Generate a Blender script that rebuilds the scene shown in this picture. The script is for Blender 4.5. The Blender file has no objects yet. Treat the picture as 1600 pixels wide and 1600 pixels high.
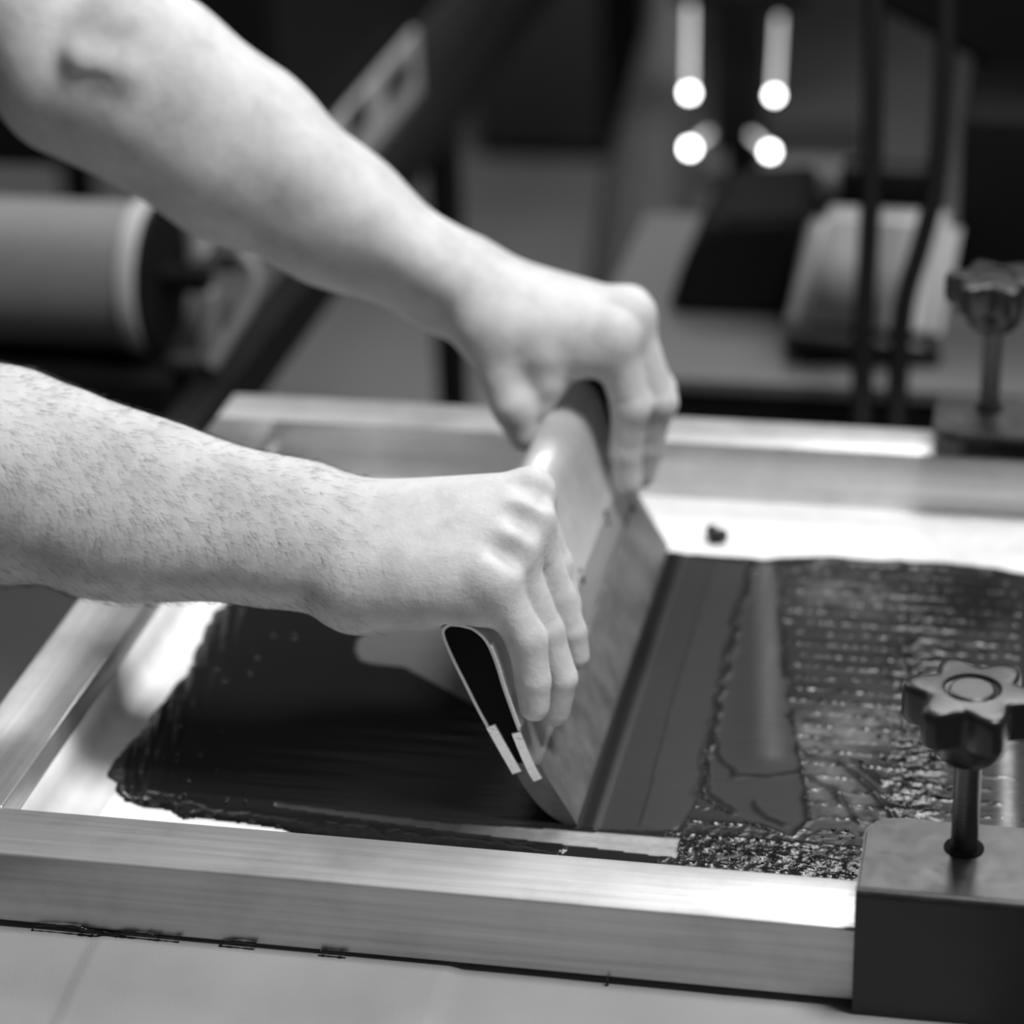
import bpy, bmesh, math, random
import numpy as np
from mathutils import Vector, Matrix

random.seed(7)
C = bpy.context.scene.collection
SC = bpy.context.scene

# ------------------------------------------------------------------ camera
CAMP = np.array([0.4577, -0.9744, 0.6390])
YAW, PIT, ROL, FPX = -0.2126, 0.4415, -0.032, 4098.6
fw = np.array([math.sin(YAW)*math.cos(PIT), math.cos(YAW)*math.cos(PIT), -math.sin(PIT)])
rr = np.cross(fw, [0, 0, 1.0]); rr /= np.linalg.norm(rr)
uu = np.cross(rr, fw)
R_ = math.cos(ROL)*rr + math.sin(ROL)*uu
U_ = -math.sin(ROL)*rr + math.cos(ROL)*uu
cam = bpy.data.cameras.new('camera')
co = bpy.data.objects.new('camera', cam); C.objects.link(co)
co.matrix_world = Matrix(((R_[0], U_[0], -fw[0], CAMP[0]), (R_[1], U_[1], -fw[1], CAMP[1]),
                          (R_[2], U_[2], -fw[2], CAMP[2]), (0, 0, 0, 1)))
cam.sensor_width = 36.0; cam.lens = FPX/1600*36.0
cam.clip_start = 0.05; cam.clip_end = 50
cam.dof.use_dof = True; cam.dof.focus_distance = 1.19; cam.dof.aperture_fstop = 4.3
SC.camera = co

# ------------------------------------------------------------------ world, lights, exposure
SC.view_settings.view_transform = 'Standard'; SC.view_settings.look = 'None'
SC.view_settings.gamma = 1.0; SC.view_settings.use_curve_mapping = False
SC.view_settings.exposure = 0.0
w = bpy.data.worlds.new('world'); SC.world = w; w.use_nodes = True
w.node_tree.nodes['Background'].inputs[0].default_value = (1, 1, 1, 1)
w.node_tree.nodes['Background'].inputs[1].default_value = 0.03

def area(name, loc, target, sx, sy, power, spread=180):
    l = bpy.data.lights.new(name, 'AREA'); l.shape = 'RECTANGLE'; l.size = sx; l.size_y = sy; l.energy = power
    l.spread = math.radians(spread)
    o = bpy.data.objects.new(name, l); C.objects.link(o); o.location = loc
    d = Vector(target)-Vector(loc); o.rotation_euler = d.to_track_quat('-Z', 'Y').to_euler()
    return o
area('ceiling_lamp_key', (0.95, -0.02, 2.0), (0.2, 0.15, 0), 0.55, 0.55, 52)
area('ceiling_lamp_middle', (0.65, 1.9, 2.0), (0.2, 0.2, 0), 0.6, 0.35, 15)
area('ceiling_lamp_back', (0.75, 2.45, 2.05), (0.3, 0.2, 0), 1.3, 0.3, 34)
area('ceiling_lamp_left', (-1.6, 2.0, 2.0), (0.0, 1.0, -0.5), 1.2, 0.5, 20)
area('ceiling_lamp_front', (1.3, -1.8, 2.0), (0.3, 0, 0), 1.2, 0.8, 0.6)  # unseen weak fill light added at the front

# ------------------------------------------------------------------ geometry of view rays -> world points
def ray(px, py):
    return (fw + R_*(px-800)/FPX + U_*(800-py)/FPX)
def atY(px, py, y):
    d = ray(px, py); t = (y-CAMP[1])/d[1]; return Vector(CAMP+t*d)
def atZ(px, py, z):
    d = ray(px, py); t = (z-CAMP[2])/d[2]; return Vector(CAMP+t*d)
def atX(px, py, x):
    d = ray(px, py); t = (x-CAMP[0])/d[0]; return Vector(CAMP+t*d)
def atD(px, py, t):
    return Vector(CAMP+t*ray(px, py))

# ------------------------------------------------------------------ materials
def mat(name, g=0.5, rough=0.5, metal=0.0, spec=0.5, build=None, coat=0.0):
    m = bpy.data.materials.new(name); m.use_nodes = True
    nt = m.node_tree; b = nt.nodes['Principled BSDF']
    c = g if isinstance(g, tuple) else (g, g, g)
    b.inputs['Base Color'].default_value = (*c, 1)
    b.inputs['Roughness'].default_value = rough
    b.inputs['Metallic'].default_value = metal
    b.inputs['Specular IOR Level'].default_value = spec
    b.inputs['Coat Weight'].default_value = coat
    if build: build(nt, b)
    return m
def N(nt, t, **k):
    n = nt.nodes.new(t)
    for a, v in k.items(): setattr(n, a, v)
    return n
def tex(nt, scale=(1, 1, 1), kind='noise', s=10, detail=4, rough=0.5, dist=0.0):
    tc = N(nt, 'ShaderNodeTexCoord'); mp = N(nt, 'ShaderNodeMapping'); mp.inputs['Scale'].default_value = scale
    nt.links.new(tc.outputs['Object'], mp.inputs[0])
    if kind == 'noise':
        n = N(nt, 'ShaderNodeTexNoise'); n.inputs['Scale'].default_value = s; n.inputs['Detail'].default_value = detail
        n.inputs['Roughness'].default_value = rough; n.inputs['Distortion'].default_value = dist
        nt.links.new(mp.outputs[0], n.inputs['Vector']); return n.outputs['Fac']
    n = N(nt, 'ShaderNodeTexVoronoi'); n.inputs['Scale'].default_value = s
    nt.links.new(mp.outputs[0], n.inputs['Vector']); return n.outputs['Distance']
def ramp(nt, fac, stops, inter='LINEAR'):
    r = N(nt, 'ShaderNodeValToRGB'); e = r.color_ramp; e.interpolation = inter
    e.elements[0].position = stops[0][0]; e.elements[1].position = stops[-1][0]
    e.elements[0].color = (stops[0][1],)*3+(1,); e.elements[1].color = (stops[-1][1],)*3+(1,)
    for p, v in stops[1:-1]:
        q = e.elements.new(p); q.color = (v, v, v, 1)
    nt.links.new(fac, r.inputs[0]); return r.outputs[0]
def bump(nt, b, h, strength=0.2, dist=0.001):
    n = N(nt, 'ShaderNodeBump'); n.inputs['Strength'].default_value = strength; n.inputs['Distance'].default_value = dist
    nt.links.new(h, n.inputs['Height']); nt.links.new(n.outputs[0], b.inputs['Normal'])
    return n
def mix(nt, f, a, bb, mode='MULTIPLY', fac=1.0):
    n = N(nt, 'ShaderNodeMix', data_type='RGBA', blend_type=mode)
    n.inputs[0].default_value = fac
    if f is not None: nt.links.new(f, n.inputs[0])
    for i, v in ((6, a), (7, bb)):
        if isinstance(v, (int, float)): n.inputs[i].default_value = (v, v, v, 1)
        else: nt.links.new(v, n.inputs[i])
    return n.outputs[2]

def brushed(axis):
    sc = {'x': (6, 260, 260), 'y': (260, 6, 260)}[axis]
    def f(nt, b):
        t = tex(nt, sc, s=1.0, detail=5, rough=0.6)
        t2 = tex(nt, (1, 1, 1), s=14, detail=5, rough=0.7)
        c = ramp(nt, t, [(0.25, 0.50), (0.75, 0.72)])
        c2 = ramp(nt, t2, [(0.3, 0.80), (0.55, 1.0)])
        nt.links.new(mix(nt, None, c, c2), b.inputs['Base Color'])
        nt.links.new(ramp(nt, t2, [(0.3, 0.34), (0.7, 0.42)]), b.inputs['Roughness'])
        bump(nt, b, t, 0.12, 0.0006)
    return f
M = {}
M['alu_x'] = mat('brushed_aluminium_along_x', 0.8, 0.36, 0.6, build=brushed('x'))
M['alu_y'] = mat('brushed_aluminium_along_y', 0.8, 0.36, 0.7, build=brushed('y'))
def meshfab(nt, b):
    v = tex(nt, (1, 1, 1), s=60, detail=4)
    nt.links.new(ramp(nt, v, [(0.3, 0.78), (0.7, 0.9)]), b.inputs['Base Color'])
    w1 = tex(nt, (2600, 2600, 1), 'voronoi', s=1)
    bump(nt, b, w1, 0.15, 0.0003)
M['mesh'] = mat('white_screen_fabric', 0.85, 0.5, build=meshfab)

def ink_b(nt, b):
    at = N(nt, 'ShaderNodeAttribute', attribute_name='tone')
    sx = N(nt, 'ShaderNodeSeparateColor'); nt.links.new(at.outputs['Color'], sx.inputs[0])
    nz = tex(nt, (20, 900, 20), s=1.0, detail=5, rough=0.7)
    base = sx.outputs[0]
    cc = N(nt, 'ShaderNodeCombineColor')
    for i in range(3): nt.links.new(base, cc.inputs[i])
    nt.links.new(mix(nt, None, cc.outputs[0], ramp(nt, nz, [(0.3, 0.75), (0.7, 1.15)])), b.inputs['Base Color'])
    nt.links.new(sx.outputs[1], b.inputs['Roughness']); nt.links.new(at.outputs['Alpha'], b.inputs['Specular IOR Level'])
    n1 = tex(nt, (1, 1, 1), s=330, detail=3, rough=0.6)
    bn = N(nt, 'ShaderNodeBump'); bn.inputs['Distance'].default_value = 0.0016
    nt.links.new(n1, bn.inputs['Height']); nt.links.new(sx.outputs[2], bn.inputs['Strength'])
    nt.links.new(bn.outputs[0], b.inputs['Normal'])
M['ink'] = mat('wet_black_ink', 0.012, 0.15, build=ink_b)
M['ink_plain'] = mat('black_ink_strand', 0.012, 0.2)
M['film'] = mat('smooth_grey_film', 0.11, 0.42)

def skin_b(nt, b):
    n1 = tex(nt, (1, 1, 1), s=38, detail=5, rough=0.6)
    n2 = tex(nt, (1, 1, 1), s=520, detail=3, rough=0.6)
    n3 = tex(nt, (1, 1, 1), s=120, detail=3, rough=0.6)
    c = ramp(nt, n1, [(0.3, 0.50), (0.5, 0.60), (0.7, 0.64)])
    nt.links.new(mix(nt, None, c, ramp(nt, n3, [(0.3, 0.92), (0.7, 1.03)])), b.inputs['Base Color'])
    add = N(nt, 'ShaderNodeMath', operation='ADD'); nt.links.new(n2, add.inputs[0])
    mu = N(nt, 'ShaderNodeMath', operation='MULTIPLY'); mu.inputs[1].default_value = 2.0
    nt.links.new(n3, mu.inputs[0]); nt.links.new(mu.outputs[0], add.inputs[1])
    bump(nt, b, add.outputs[0], 0.35, 0.0007)
    b.inputs['Subsurface Weight'].default_value = 0.05
    b.inputs['Subsurface Radius'].default_value = (0.008, 0.008, 0.008)
    b.inputs['Subsurface Scale'].default_value = 0.5
M['skin'] = mat('skin', 0.5, 0.58, spec=0.3, build=skin_b)
M['hair'] = mat('dark_hair', 0.03, 0.5)
M['nail'] = mat('fingernail', 0.55, 0.3)

def blacksteel(nt, b):
    n = tex(nt, (1, 1, 1), s=90, detail=5, rough=0.7)
    nt.links.new(ramp(nt, n, [(0.3, 0.012), (0.7, 0.022)]), b.inputs['Base Color'])
    nt.links.new(ramp(nt, n, [(0.3, 0.30), (0.7, 0.44)]), b.inputs['Roughness'])
    bump(nt, b, n, 0.15, 0.0005)
M['bracket'] = mat('black_painted_steel', 0.015, 0.36, build=blacksteel)
M['knob'] = mat('black_moulded_plastic', 0.014, 0.33, build=lambda nt, b: bump(nt, b, tex(nt, s=420, detail=2), 0.12, 0.0006))
M['bolt'] = mat('dark_steel_bolt', 0.16, 0.34, 0.85)
M['black'] = mat('matt_black', 0.006, 0.6, spec=0.15)
M['core'] = mat('black_rubber_core', 0.004, 0.7, spec=0.1)
M['dark'] = mat('dark_grey_paint', 0.035, 0.55, spec=0.3)
def squeeg(nt, b):
    t = tex(nt, (3, 90, 90), s=1, detail=4)
    t2 = tex(nt, (1, 1, 1), s=22, detail=5, rough=0.7)
    nt.links.new(mix(nt, None, ramp(nt, t, [(0.3, 0.66), (0.7, 0.74)]), ramp(nt, t2, [(0.25, 0.85), (0.5, 1.0)])), b.inputs['Base Color'])
    bump(nt, b, t2, 0.1, 0.001)
M['holder'] = mat('satin_aluminium_holder', 0.7, 0.4, 0.55, build=squeeg)
M['cut'] = mat('bare_cut_aluminium', 0.85, 0.35, 0.8, build=lambda nt, b: bump(nt, b, tex(nt, s=700, detail=2), 0.5, 0.001))
def bladef(nt, b):
    t = tex(nt, (1, 1, 1), s=40, detail=5, rough=0.7)
    nt.links.new(ramp(nt, t, [(0.35, 0.08), (0.7, 0.17)]), b.inputs['Base Color'])
M['blade'] = mat('grey_rubber_blade', 0.2, 0.4, build=bladef)
def cloth(nt, b):
    t = tex(nt, (1, 1, 1), s=9, detail=4)
    nt.links.new(ramp(nt, t, [(0.3, 0.28), (0.7, 0.36)]), b.inputs['Base Color'])
    t2 = tex(nt, (900, 900, 100), s=1, detail=2)
    bump(nt, b, t2, 0.35, 0.0006)
M['cloth'] = mat('pale_cotton', 0.55, 0.9, spec=0.1, build=cloth)
M['shirt'] = mat('dark_cotton', 0.05, 0.9, spec=0.1)
M['trousers'] = mat('dark_denim', 0.06, 0.9, spec=0.1)
def conc(nt, b):
    t = tex(nt, (1, 1, 1), s=1.3, detail=6, rough=0.6)
    nt.links.new(ramp(nt, t, [(0.3, 0.20), (0.7, 0.30)]), b.inputs['Base Color'])
M['floor'] = mat('concrete_floor', 0.26, 0.6, build=conc)
M['wall'] = mat('painted_wall', 0.10, 0.8, build=lambda nt, b: bump(nt, b, tex(nt, s=60), 0.1, 0.002))
M['ceiling'] = mat('ceiling_paint', 0.12, 0.8, build=lambda nt, b: bump(nt, b, tex(nt, s=40), 0.1, 0.002))
M['grey'] = mat('mid_grey_paint', 0.20, 0.5, build=lambda nt, b: bump(nt, b, tex(nt, s=120), 0.1, 0.001))
M['pale'] = mat('pale_grey_plastic', 0.42, 0.5, build=lambda nt, b: bump(nt, b, tex(nt, s=120), 0.1, 0.001))
def rollb(nt, b):
    t = tex(nt, (700, 500, 500), 'voronoi', s=1)
    nt.links.new(ramp(nt, t, [(0.2, 0.10), (0.6, 0.22)]), b.inputs['Base Color'])
M['roll'] = mat('woven_grey_roll', 0.15, 0.6, build=rollb)
def emis(name, g, s):
    m = mat(name, g, 0.4); b = m.node_tree.nodes['Principled BSDF']
    b.inputs['Emission Color'].default_value = (1, 1, 1, 1); b.inputs['Emission Strength'].default_value = s
    return m

# ------------------------------------------------------------------ object helpers
def link(name, me, m, parent=None, smooth=False, loc=None):
    o = bpy.data.objects.new(name, me); C.objects.link(o)
    if m:
        for k in (m if isinstance(m, (list, tuple)) else [m]): me.materials.append(k)
    if smooth:
        for p in me.polygons: p.use_smooth = True
    if parent:
        o.parent = parent
        o.matrix_parent_inverse = Matrix.Translation(-parent.location)
    if loc: o.location = loc
    return o
def obj(name, bm, m, parent=None, smooth=False, angle=None):
    me = bpy.data.meshes.new(name); bm.normal_update(); bm.to_mesh(me); bm.free()
    if angle is not None:
        for p in me.polygons: p.use_smooth = True
        o = link(name, me, m, parent)
        try:
            me.set_sharp_from_angle(angle=math.radians(angle))
        except Exception: pass
        return o
    return link(name, me, m, parent, smooth)
def arr(name, V, F, m, parent=None, smooth=True):
    me = bpy.data.meshes.new(name); me.from_pydata([tuple(v) for v in V], [], [tuple(f) for f in F]); me.update()
    return link(name, me, m, parent, smooth)
def thing(name, loc, label, cat, group=None):
    o = bpy.data.objects.new(name, None); o.empty_display_size = 0.05; C.objects.link(o); o.location = loc
    return tag(o, label, cat, group)
def tag(o, label=None, cat=None, group=None, kind=None):
    if label: o['label'] = label
    if cat: o['category'] = cat
    if group: o['group'] = group
    if kind: o['kind'] = kind
    return o
def box(bm, lo, hi, bevel=0.0, seg=2, rot=None, mi=0):
    lo = Vector(lo); hi = Vector(hi); c = (lo+hi)/2; s = hi-lo
    t = bmesh.new(); bmesh.ops.create_cube(t, size=1.0)
    for v in t.verts: v.co = Vector((v.co.x*s.x, v.co.y*s.y, v.co.z*s.z))
    if bevel > 0: bmesh.ops.bevel(t, geom=t.edges[:], offset=bevel, segments=seg, affect='EDGES', profile=0.5)
    for v in t.verts:
        p = v.co
        if rot: p = rot @ p
        v.co = p+c
    for f in t.faces: f.material_index = mi
    me = bpy.data.meshes.new('tmp'); t.to_mesh(me); t.free(); bm.from_mesh(me); bpy.data.meshes.remove(me)
def tube(bm, pts, rad, seg=16, cap=True):
    pts = [Vector(p) for p in pts]; n = len(pts)
    rs = rad if isinstance(rad, (list, tuple)) else [rad]*n
    rings = []; prev = None
    for i, p in enumerate(pts):
        d = (pts[min(i+1, n-1)]-pts[max(i-1, 0)]).normalized()
        a = prev if prev is not None else (Vector((0, 0, 1)) if abs(d.z) < 0.9 else Vector((1, 0, 0)))
        s = d.cross(a).normalized(); a = s.cross(d).normalized(); prev = a
        rings.append([bm.verts.new(p+(s*math.cos(2*math.pi*k/seg)+a*math.sin(2*math.pi*k/seg))*rs[i]) for k in range(seg)])
    for i in range(n-1):
        for k in range(seg):
            bm.faces.new((rings[i][k], rings[i][(k+1) % seg], rings[i+1][(k+1) % seg], rings[i+1][k]))
    if cap:
        bm.faces.new(rings[0]); bm.faces.new(rings[-1][::-1])
def prism(bm, prof, d0, d1, fn, mi=0):
    """extrude polygon prof (list of 2-tuples) between d0 and d1; fn(u,v,d)->Vector"""
    a = [bm.verts.new(fn(u, v, d0)) for u, v in prof]; b = [bm.verts.new(fn(u, v, d1)) for u, v in prof]
    n = len(prof); fs = []
    for i in range(n): fs.append(bm.faces.new((a[i], a[(i+1) % n], b[(i+1) % n], b[i])))
    fs.append(bm.faces.new(a[::-1])); fs.append(bm.faces.new(b))
    for f in fs: f.material_index = mi
def fixn(bm): bmesh.ops.recalc_face_normals(bm, faces=bm.faces)
def bez(pts, n=12):
    """Catmull-Rom through points"""
    P = [Vector(p) for p in pts]; P = [P[0]*2-P[1]]+P+[P[-1]*2-P[-2]]; out = []
    for i in range(1, len(P)-2):
        for k in range(n):
            t = k/n; a, b, c, d = P[i-1:i+3]
            out.append(0.5*((2*b)+(c-a)*t+(2*a-5*b+4*c-d)*t*t+(3*b-a-3*c+d)*t**3))
    out.append(P[-2]); return out

# ================================================================== ROOM
def struct(name, bm, m):
    o = obj(name, bm, m); o['kind'] = 'structure'; return o
FZ, CZ = -0.90, 2.15
XL, XR, YN, YF = -3.2, 3.4, -3.0, 6.2
for nm, lo, hi, m in (('floor', (XL, YN, FZ-0.1), (XR, YF, FZ), 'floor'), ('ceiling', (XL, YN, CZ), (XR, YF, CZ+0.1), 'ceiling'),
                      ('wall_back', (XL-.1, YF, FZ), (XR+.1, YF+0.1, CZ), 'wall'), ('wall_front', (XL-.1, YN-0.1, FZ), (XR+.1, YN, CZ), 'wall'),
                      ('wall_left', (XL-0.1, YN, FZ), (XL, YF, CZ), 'wall'), ('wall_right', (XR, YN, FZ), (XR+0.1, YF, CZ), 'wall')):
    bm = bmesh.new(); box(bm, lo, hi); struct(nm, bm, M[m])

# ================================================================== PRINTING SCREEN
W, H = 0.038, 0.0371
X1, Y1 = 0.640, 0.4583
scr = thing('printing_screen', (0.32, 0.2, -H), 'aluminium framed screen printing screen with white mesh, streaked with black ink', 'printing screen')
bm = bmesh.new()
box(bm, (-W, -W, -H), (X1+W, 0, 0), 0.0016, 3, mi=0)
box(bm, (-W, Y1, -H), (X1+W, Y1+W, 0), 0.0016, 3, mi=0)
box(bm, (-W, 0.0, -H), (0, Y1, -0.0001), 0.0012, 3, mi=1)
box(bm, (X1, 0.0, -H), (X1+W, Y1, -0.0001), 0.0012, 3, mi=1)
obj('frame', bm, [M['alu_x'], M['alu_y']], scr, angle=40)
# weld bead at the near left corner
bm = bmesh.new(); tube(bm, bez([(-W+0.002, 0.0002, 0.0002), (-0.02, 0.0004, 0.0005), (-0.001, 0.0, 0.0002)], 6), 0.0011, 8)
obj('weld_bead', bm, M['alu_x'], scr, True)
# fabric
bm = bmesh.new(); box(bm, (-0.02, -0.02, -H-0.0012), (X1+0.02, Y1+0.02, -H+0.0002)); obj('mesh_fabric', bm, M['mesh'], scr)
# tape running up the inner walls and curving onto the fabric
def tape(axis, name):
    prof = [(0.0, -0.013)]
    for k in range(9):
        a = k/8*math.pi/2; prof.append((0.011-0.010*math.cos(a)+0.0, -H+0.0115-0.011*math.sin(a)))
    prof.append((0.024, -H+0.0006))
    V = []; F = []
    for (u, v) in prof:
        if axis == 'l': V += [(u+0.0003, 0.0005, v), (u+0.0003, Y1-0.0005, v)]
        else: V += [(0.0005, Y1-0.0003-u, v), (X1-0.0005, Y1-0.0003-u, v)]
    n = len(prof)
    for i in range(n-1): F.append((2*i, 2*i+1, 2*i+3, 2*i+2))
    o = arr(name, V, F, M['mesh'], scr)
    s = o.modifiers.new('s', 'SOLIDIFY'); s.thickness = 0.0002
    return o
tape('l', 'edge_tape')
# dried ink strands hanging from the lower edge of the near bar
def strand(px, r=0.0006):
    bm = bmesh.new()
    P = [atY(a, b, -W-0.0012) for a, b in px]; P = bez(P, 5)
    tube(bm, P, [r*(0.5+0.9*random.random()) for _ in P], 6)
    obj('ink_strand', bm, M['ink_plain'], scr, True)['label'] = 'dried black ink thread'
strand([(50, 1458), (55, 1447), (90, 1446), (130, 1450)]); strand([(125, 1450), (150, 1457), (180, 1460), (200, 1458), (250, 1463)], 0.0009)
strand([(160, 1455), (185, 1463), (200, 1459)]); strand([(230, 1458), (250, 1464), (282, 1465)]); strand([(343, 1479), (350, 1473), (375, 1472), (400, 1475)])
strand([(500, 1486), (520, 1488), (542, 1490)], 0.0009); strand([(949, 1527), (950, 1535), (946, 1542)])

# ================================================================== INK
rng = np.random.RandomState(3)
def vnoise(x, y, s, seed=0):
    r = np.random.RandomState(seed).rand(257, 257)
    X = x*s; Yy = y*s; xi = np.floor(X).astype(int); yi = np.floor(Yy).astype(int)
    fx = X-xi; fy = Yy-yi; fx = fx*fx*(3-2*fx); fy = fy*fy*(3-2*fy)
    a = r[xi % 256, yi % 256]; b = r[(xi+1) % 256, yi % 256]; c = r[xi % 256, (yi+1) % 256]; d = r[(xi+1) % 256, (yi+1) % 256]
    return (a*(1-fx)+b*fx)*(1-fy)+(c*(1-fx)+d*fx)*fy
def fb(x, y, s, seed=0, o=3):
    v = 0; a = 1; t = 0
    for i in range(o): v = v+a*vnoise(x, y, s*2**i, seed+i); t += a; a *= 0.5
    return v/t
def inpoly(x, y, P):
    P = np.array(P); ins = np.zeros(x.shape, bool); n = len(P)
    for i in range(n):
        x0, y0 = P[i]; x1, y1 = P[(i+1) % n]
        c = ((y0 > y) != (y1 > y)) & (x < (x1-x0)*(y-y0)/(y1-y0+1e-12)+x0)
        ins ^= c
    return ins
def pdist(x, y, L, closed=False):
    d = np.full(x.shape, 9.0); L = np.array(L); n = len(L)
    for i in range(n if closed else n-1):
        a = L[i]; b = L[(i+1) % n]; ab = b-a; t = np.clip(((x-a[0])*ab[0]+(y-a[1])*ab[1])/(ab@ab+1e-12), 0, 1)
        d = np.minimum(d, np.hypot(x-a[0]-t*ab[0], y-a[1]-t*ab[1]))
    return d
ZI = -H+0.0002
def G(*pp): return [tuple(atZ(a, b, ZI)[:2]) for a, b in pp]
st = 0.0009
gx = np.arange(0.015, 0.56, st); gy = np.arange(0.030, 0.392, st)
X, Yg = np.meshgrid(gx, gy, indexing='ij')
wx = (fb(X, Yg, 90, 11)-0.5)*0.006; wy = (fb(X, Yg, 90, 21)-0.5)*0.006
Xw, Yw = X+wx, Yg+wy
outer = G((400, 925), (335, 955), (300, 1020), (285, 1060), (250, 1100), (215, 1150), (180, 1185), (160, 1215), (178, 1225), (188, 1256), (240, 1262),
          (262, 1268), (285, 1279), (350, 1284), (420, 1295), (520, 1312), (640, 1328), (800, 1345), (950, 1358), (1060, 1366), (1345, 1392), (1700, 1425),
          (1700, 905), (1590, 893), (1480, 880), (1300, 868), (1200, 872), (1040, 862), (900, 850), (700, 850), (520, 850))
ink = inpoly(Xw, Yw, outer)
de = pdist(Xw, Yw, outer, True)
hgt = np.full(X.shape, 0.5); tone = np.full(X.shape, 0.012); rgh = np.full(X.shape, 0.16); bmp = np.full(X.shape, 0.02)
XS = 0.2545; SY0_ = 0.081
# flat pulled ink left of the squeegee, with long drag lines along x
drag = fb(X*0.06, Yg, 160, 31)
left = Xw < XS
# thick rim on left end and along near edge
rimL = np.exp(-(pdist(Xw, Yw, G((400, 930), (300, 1060), (215, 1190), (230, 1250)))/0.020)**2)
rimN = np.exp(-(pdist(Xw, Yw, G((230, 1252), (330, 1275), (600, 1310), (900, 1345), (1060, 1362)))/0.0055)**2)
streak = fb(X*1.0+Yg*0.25, Yg*0.10, 260, 41)
hgt = np.where(left, 0.5+0.35*drag+rimL*(0.5+1.1*streak)+rimN*(1.3+1.0*fb(X, Yg, 240, 5)), hgt)
bmp = np.where(left, np.maximum(rimL*0.05, rimN*0.22)+0.008, bmp)
# right of squeegee: smooth film strips
stripA = G((1040, 868), (1172, 880), (1092, 1215), (1085, 1260), (1060, 1300), (900, 1296))
stripB = G((1000, 1292), (1060, 1060), (1115, 880), (1172, 880), (1092, 1215), (1085, 1275), (1050, 1300))
mA = inpoly(X, Yg, stripA)
hgt = np.where(mA, 0.35, hgt); tone = np.where(mA, 0.024, tone); rgh = np.where(mA, 0.34, rgh); bmp = np.where(mA, 0.0, bmp)
mB = inpoly(X, Yg, stripB) & mA
hgt = np.where(mB, 0.5, hgt); tone = np.where(mB, 0.028, tone)
wedge = G((1176, 880), (1216, 882), (1228, 1040), (1244, 1140), (1262, 1240), (1268, 1285), (1240, 1312), (1170, 1290), (1092, 1245), (1110, 1150), (1140, 1020))
mW = inpoly(X, Yg, wedge)
dW = pdist(Xw, Yw, wedge, True)
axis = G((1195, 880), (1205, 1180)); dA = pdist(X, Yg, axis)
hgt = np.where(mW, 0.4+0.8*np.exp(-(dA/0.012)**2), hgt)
tone = np.where(mW, 0.03+0.05*np.exp(-(dA/0.006)**2)*(0.6+0.8*fb(X*4, Yg*.5, 60, 9)), tone); rgh = np.where(mW, 0.42, rgh); bmp = np.where(mW, 0.0, bmp)  # lighter streak down the wedge is a reflection painted into the tone
# creases across wedge
for L in (G((1110, 1150), (1130, 1190), (1150, 1215), (1200, 1215), (1255, 1205)), G((1092, 1245), (1150, 1285), (1200, 1305), (1245, 1315)), G((1180, 1255), (1195, 1280), (1225, 1290)), G((1100, 1190), (1105, 1240), (1150, 1270))):
    g = np.exp(-(pdist(Xw, Yw, L)/0.0013)**2); hgt += g*0.7*mW; tone = np.where(mW, tone*(1-0.75*g), tone)
# ridge around wedge
g = np.exp(-(dW/0.0020)**2)*((X > 0.27)); hgt += g*0.7*(0.6+0.5*fb(X, Yg, 250, 77)); tone = tone*(1-0.85*g)+0.010*g; rgh = rgh*(1-g)+0.12*g; bmp = np.maximum(bmp, g*0.25)
# right field: stippled thin ink
fieldR = (~mW) & (~mA) & (X >= XS) & (X > 0.30)
nn = fb(X, Yg, 60, 51, 4); rows = np.abs(((Yg+wy*0.3)/0.0125) % 1.0-0.5)
rowm = np.exp(-(rows/0.10)**2)*(vnoise(X, Yg, 420, 61) > 0.45)
hgt = np.where(fieldR, 0.45+0.75*rowm*vnoise(X, Yg, 520, 62)+0.25*nn, hgt)
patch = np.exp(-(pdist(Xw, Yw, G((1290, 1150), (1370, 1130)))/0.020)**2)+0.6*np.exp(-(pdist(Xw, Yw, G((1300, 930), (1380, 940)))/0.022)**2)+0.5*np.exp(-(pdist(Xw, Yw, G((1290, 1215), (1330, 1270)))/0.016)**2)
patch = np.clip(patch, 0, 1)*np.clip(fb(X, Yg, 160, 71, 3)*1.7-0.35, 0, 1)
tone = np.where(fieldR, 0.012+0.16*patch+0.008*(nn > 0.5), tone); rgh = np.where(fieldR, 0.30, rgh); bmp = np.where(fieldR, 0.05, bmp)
# glossy bubbly bands : around x .43-.47 and along the near edge
bandx = np.exp(-(pdist(Xw, Yw, G((1440, 900), (1440, 1100), (1420, 1280)))/0.014)**2)
bandn = np.exp(-(pdist(Xw, Yw, G((1065, 1325), (1150, 1330), (1250, 1345), (1345, 1358), (1600, 1390)))/0.020)**2)*(X > 0.30)
bandf = np.exp(-(pdist(Xw, Yw, G((1220, 885), (1400, 880), (1540, 895)))/0.006)**2)
bb = np.clip(bandx+bandn+0.6*bandf, 0, 1)*(~mA)*(~(mW & (dW > 0.003)))
hgt += bb*(0.35+0.65*vnoise(X, Yg, 330, 81)*vnoise(X, Yg, 160, 82)); tone = tone*(1-bb)+0.010*bb; rgh = rgh*(1-bb)+0.10*bb; bmp = np.maximum(bmp, 0.28*bb)
# far right: smooth flat ink past the pale scraped strip
mR = X > atZ(1585, 1200, ZI)[0]
hgt = np.where(mR, 0.5, hgt); tone = np.where(mR, 0.018, tone); bmp = np.where(mR, 0.0, bmp); rgh = np.where(mR, 0.25, rgh)
sc_ = np.exp(-(pdist(X, Yg, G((1572, 1120), (1575, 1300)))/0.0035)**2)
tone = tone*(1-sc_)+0.30*sc_*(0.5+0.6*fb(X, Yg*.3, 300, 3)); bmp *= (1-sc_)
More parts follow.
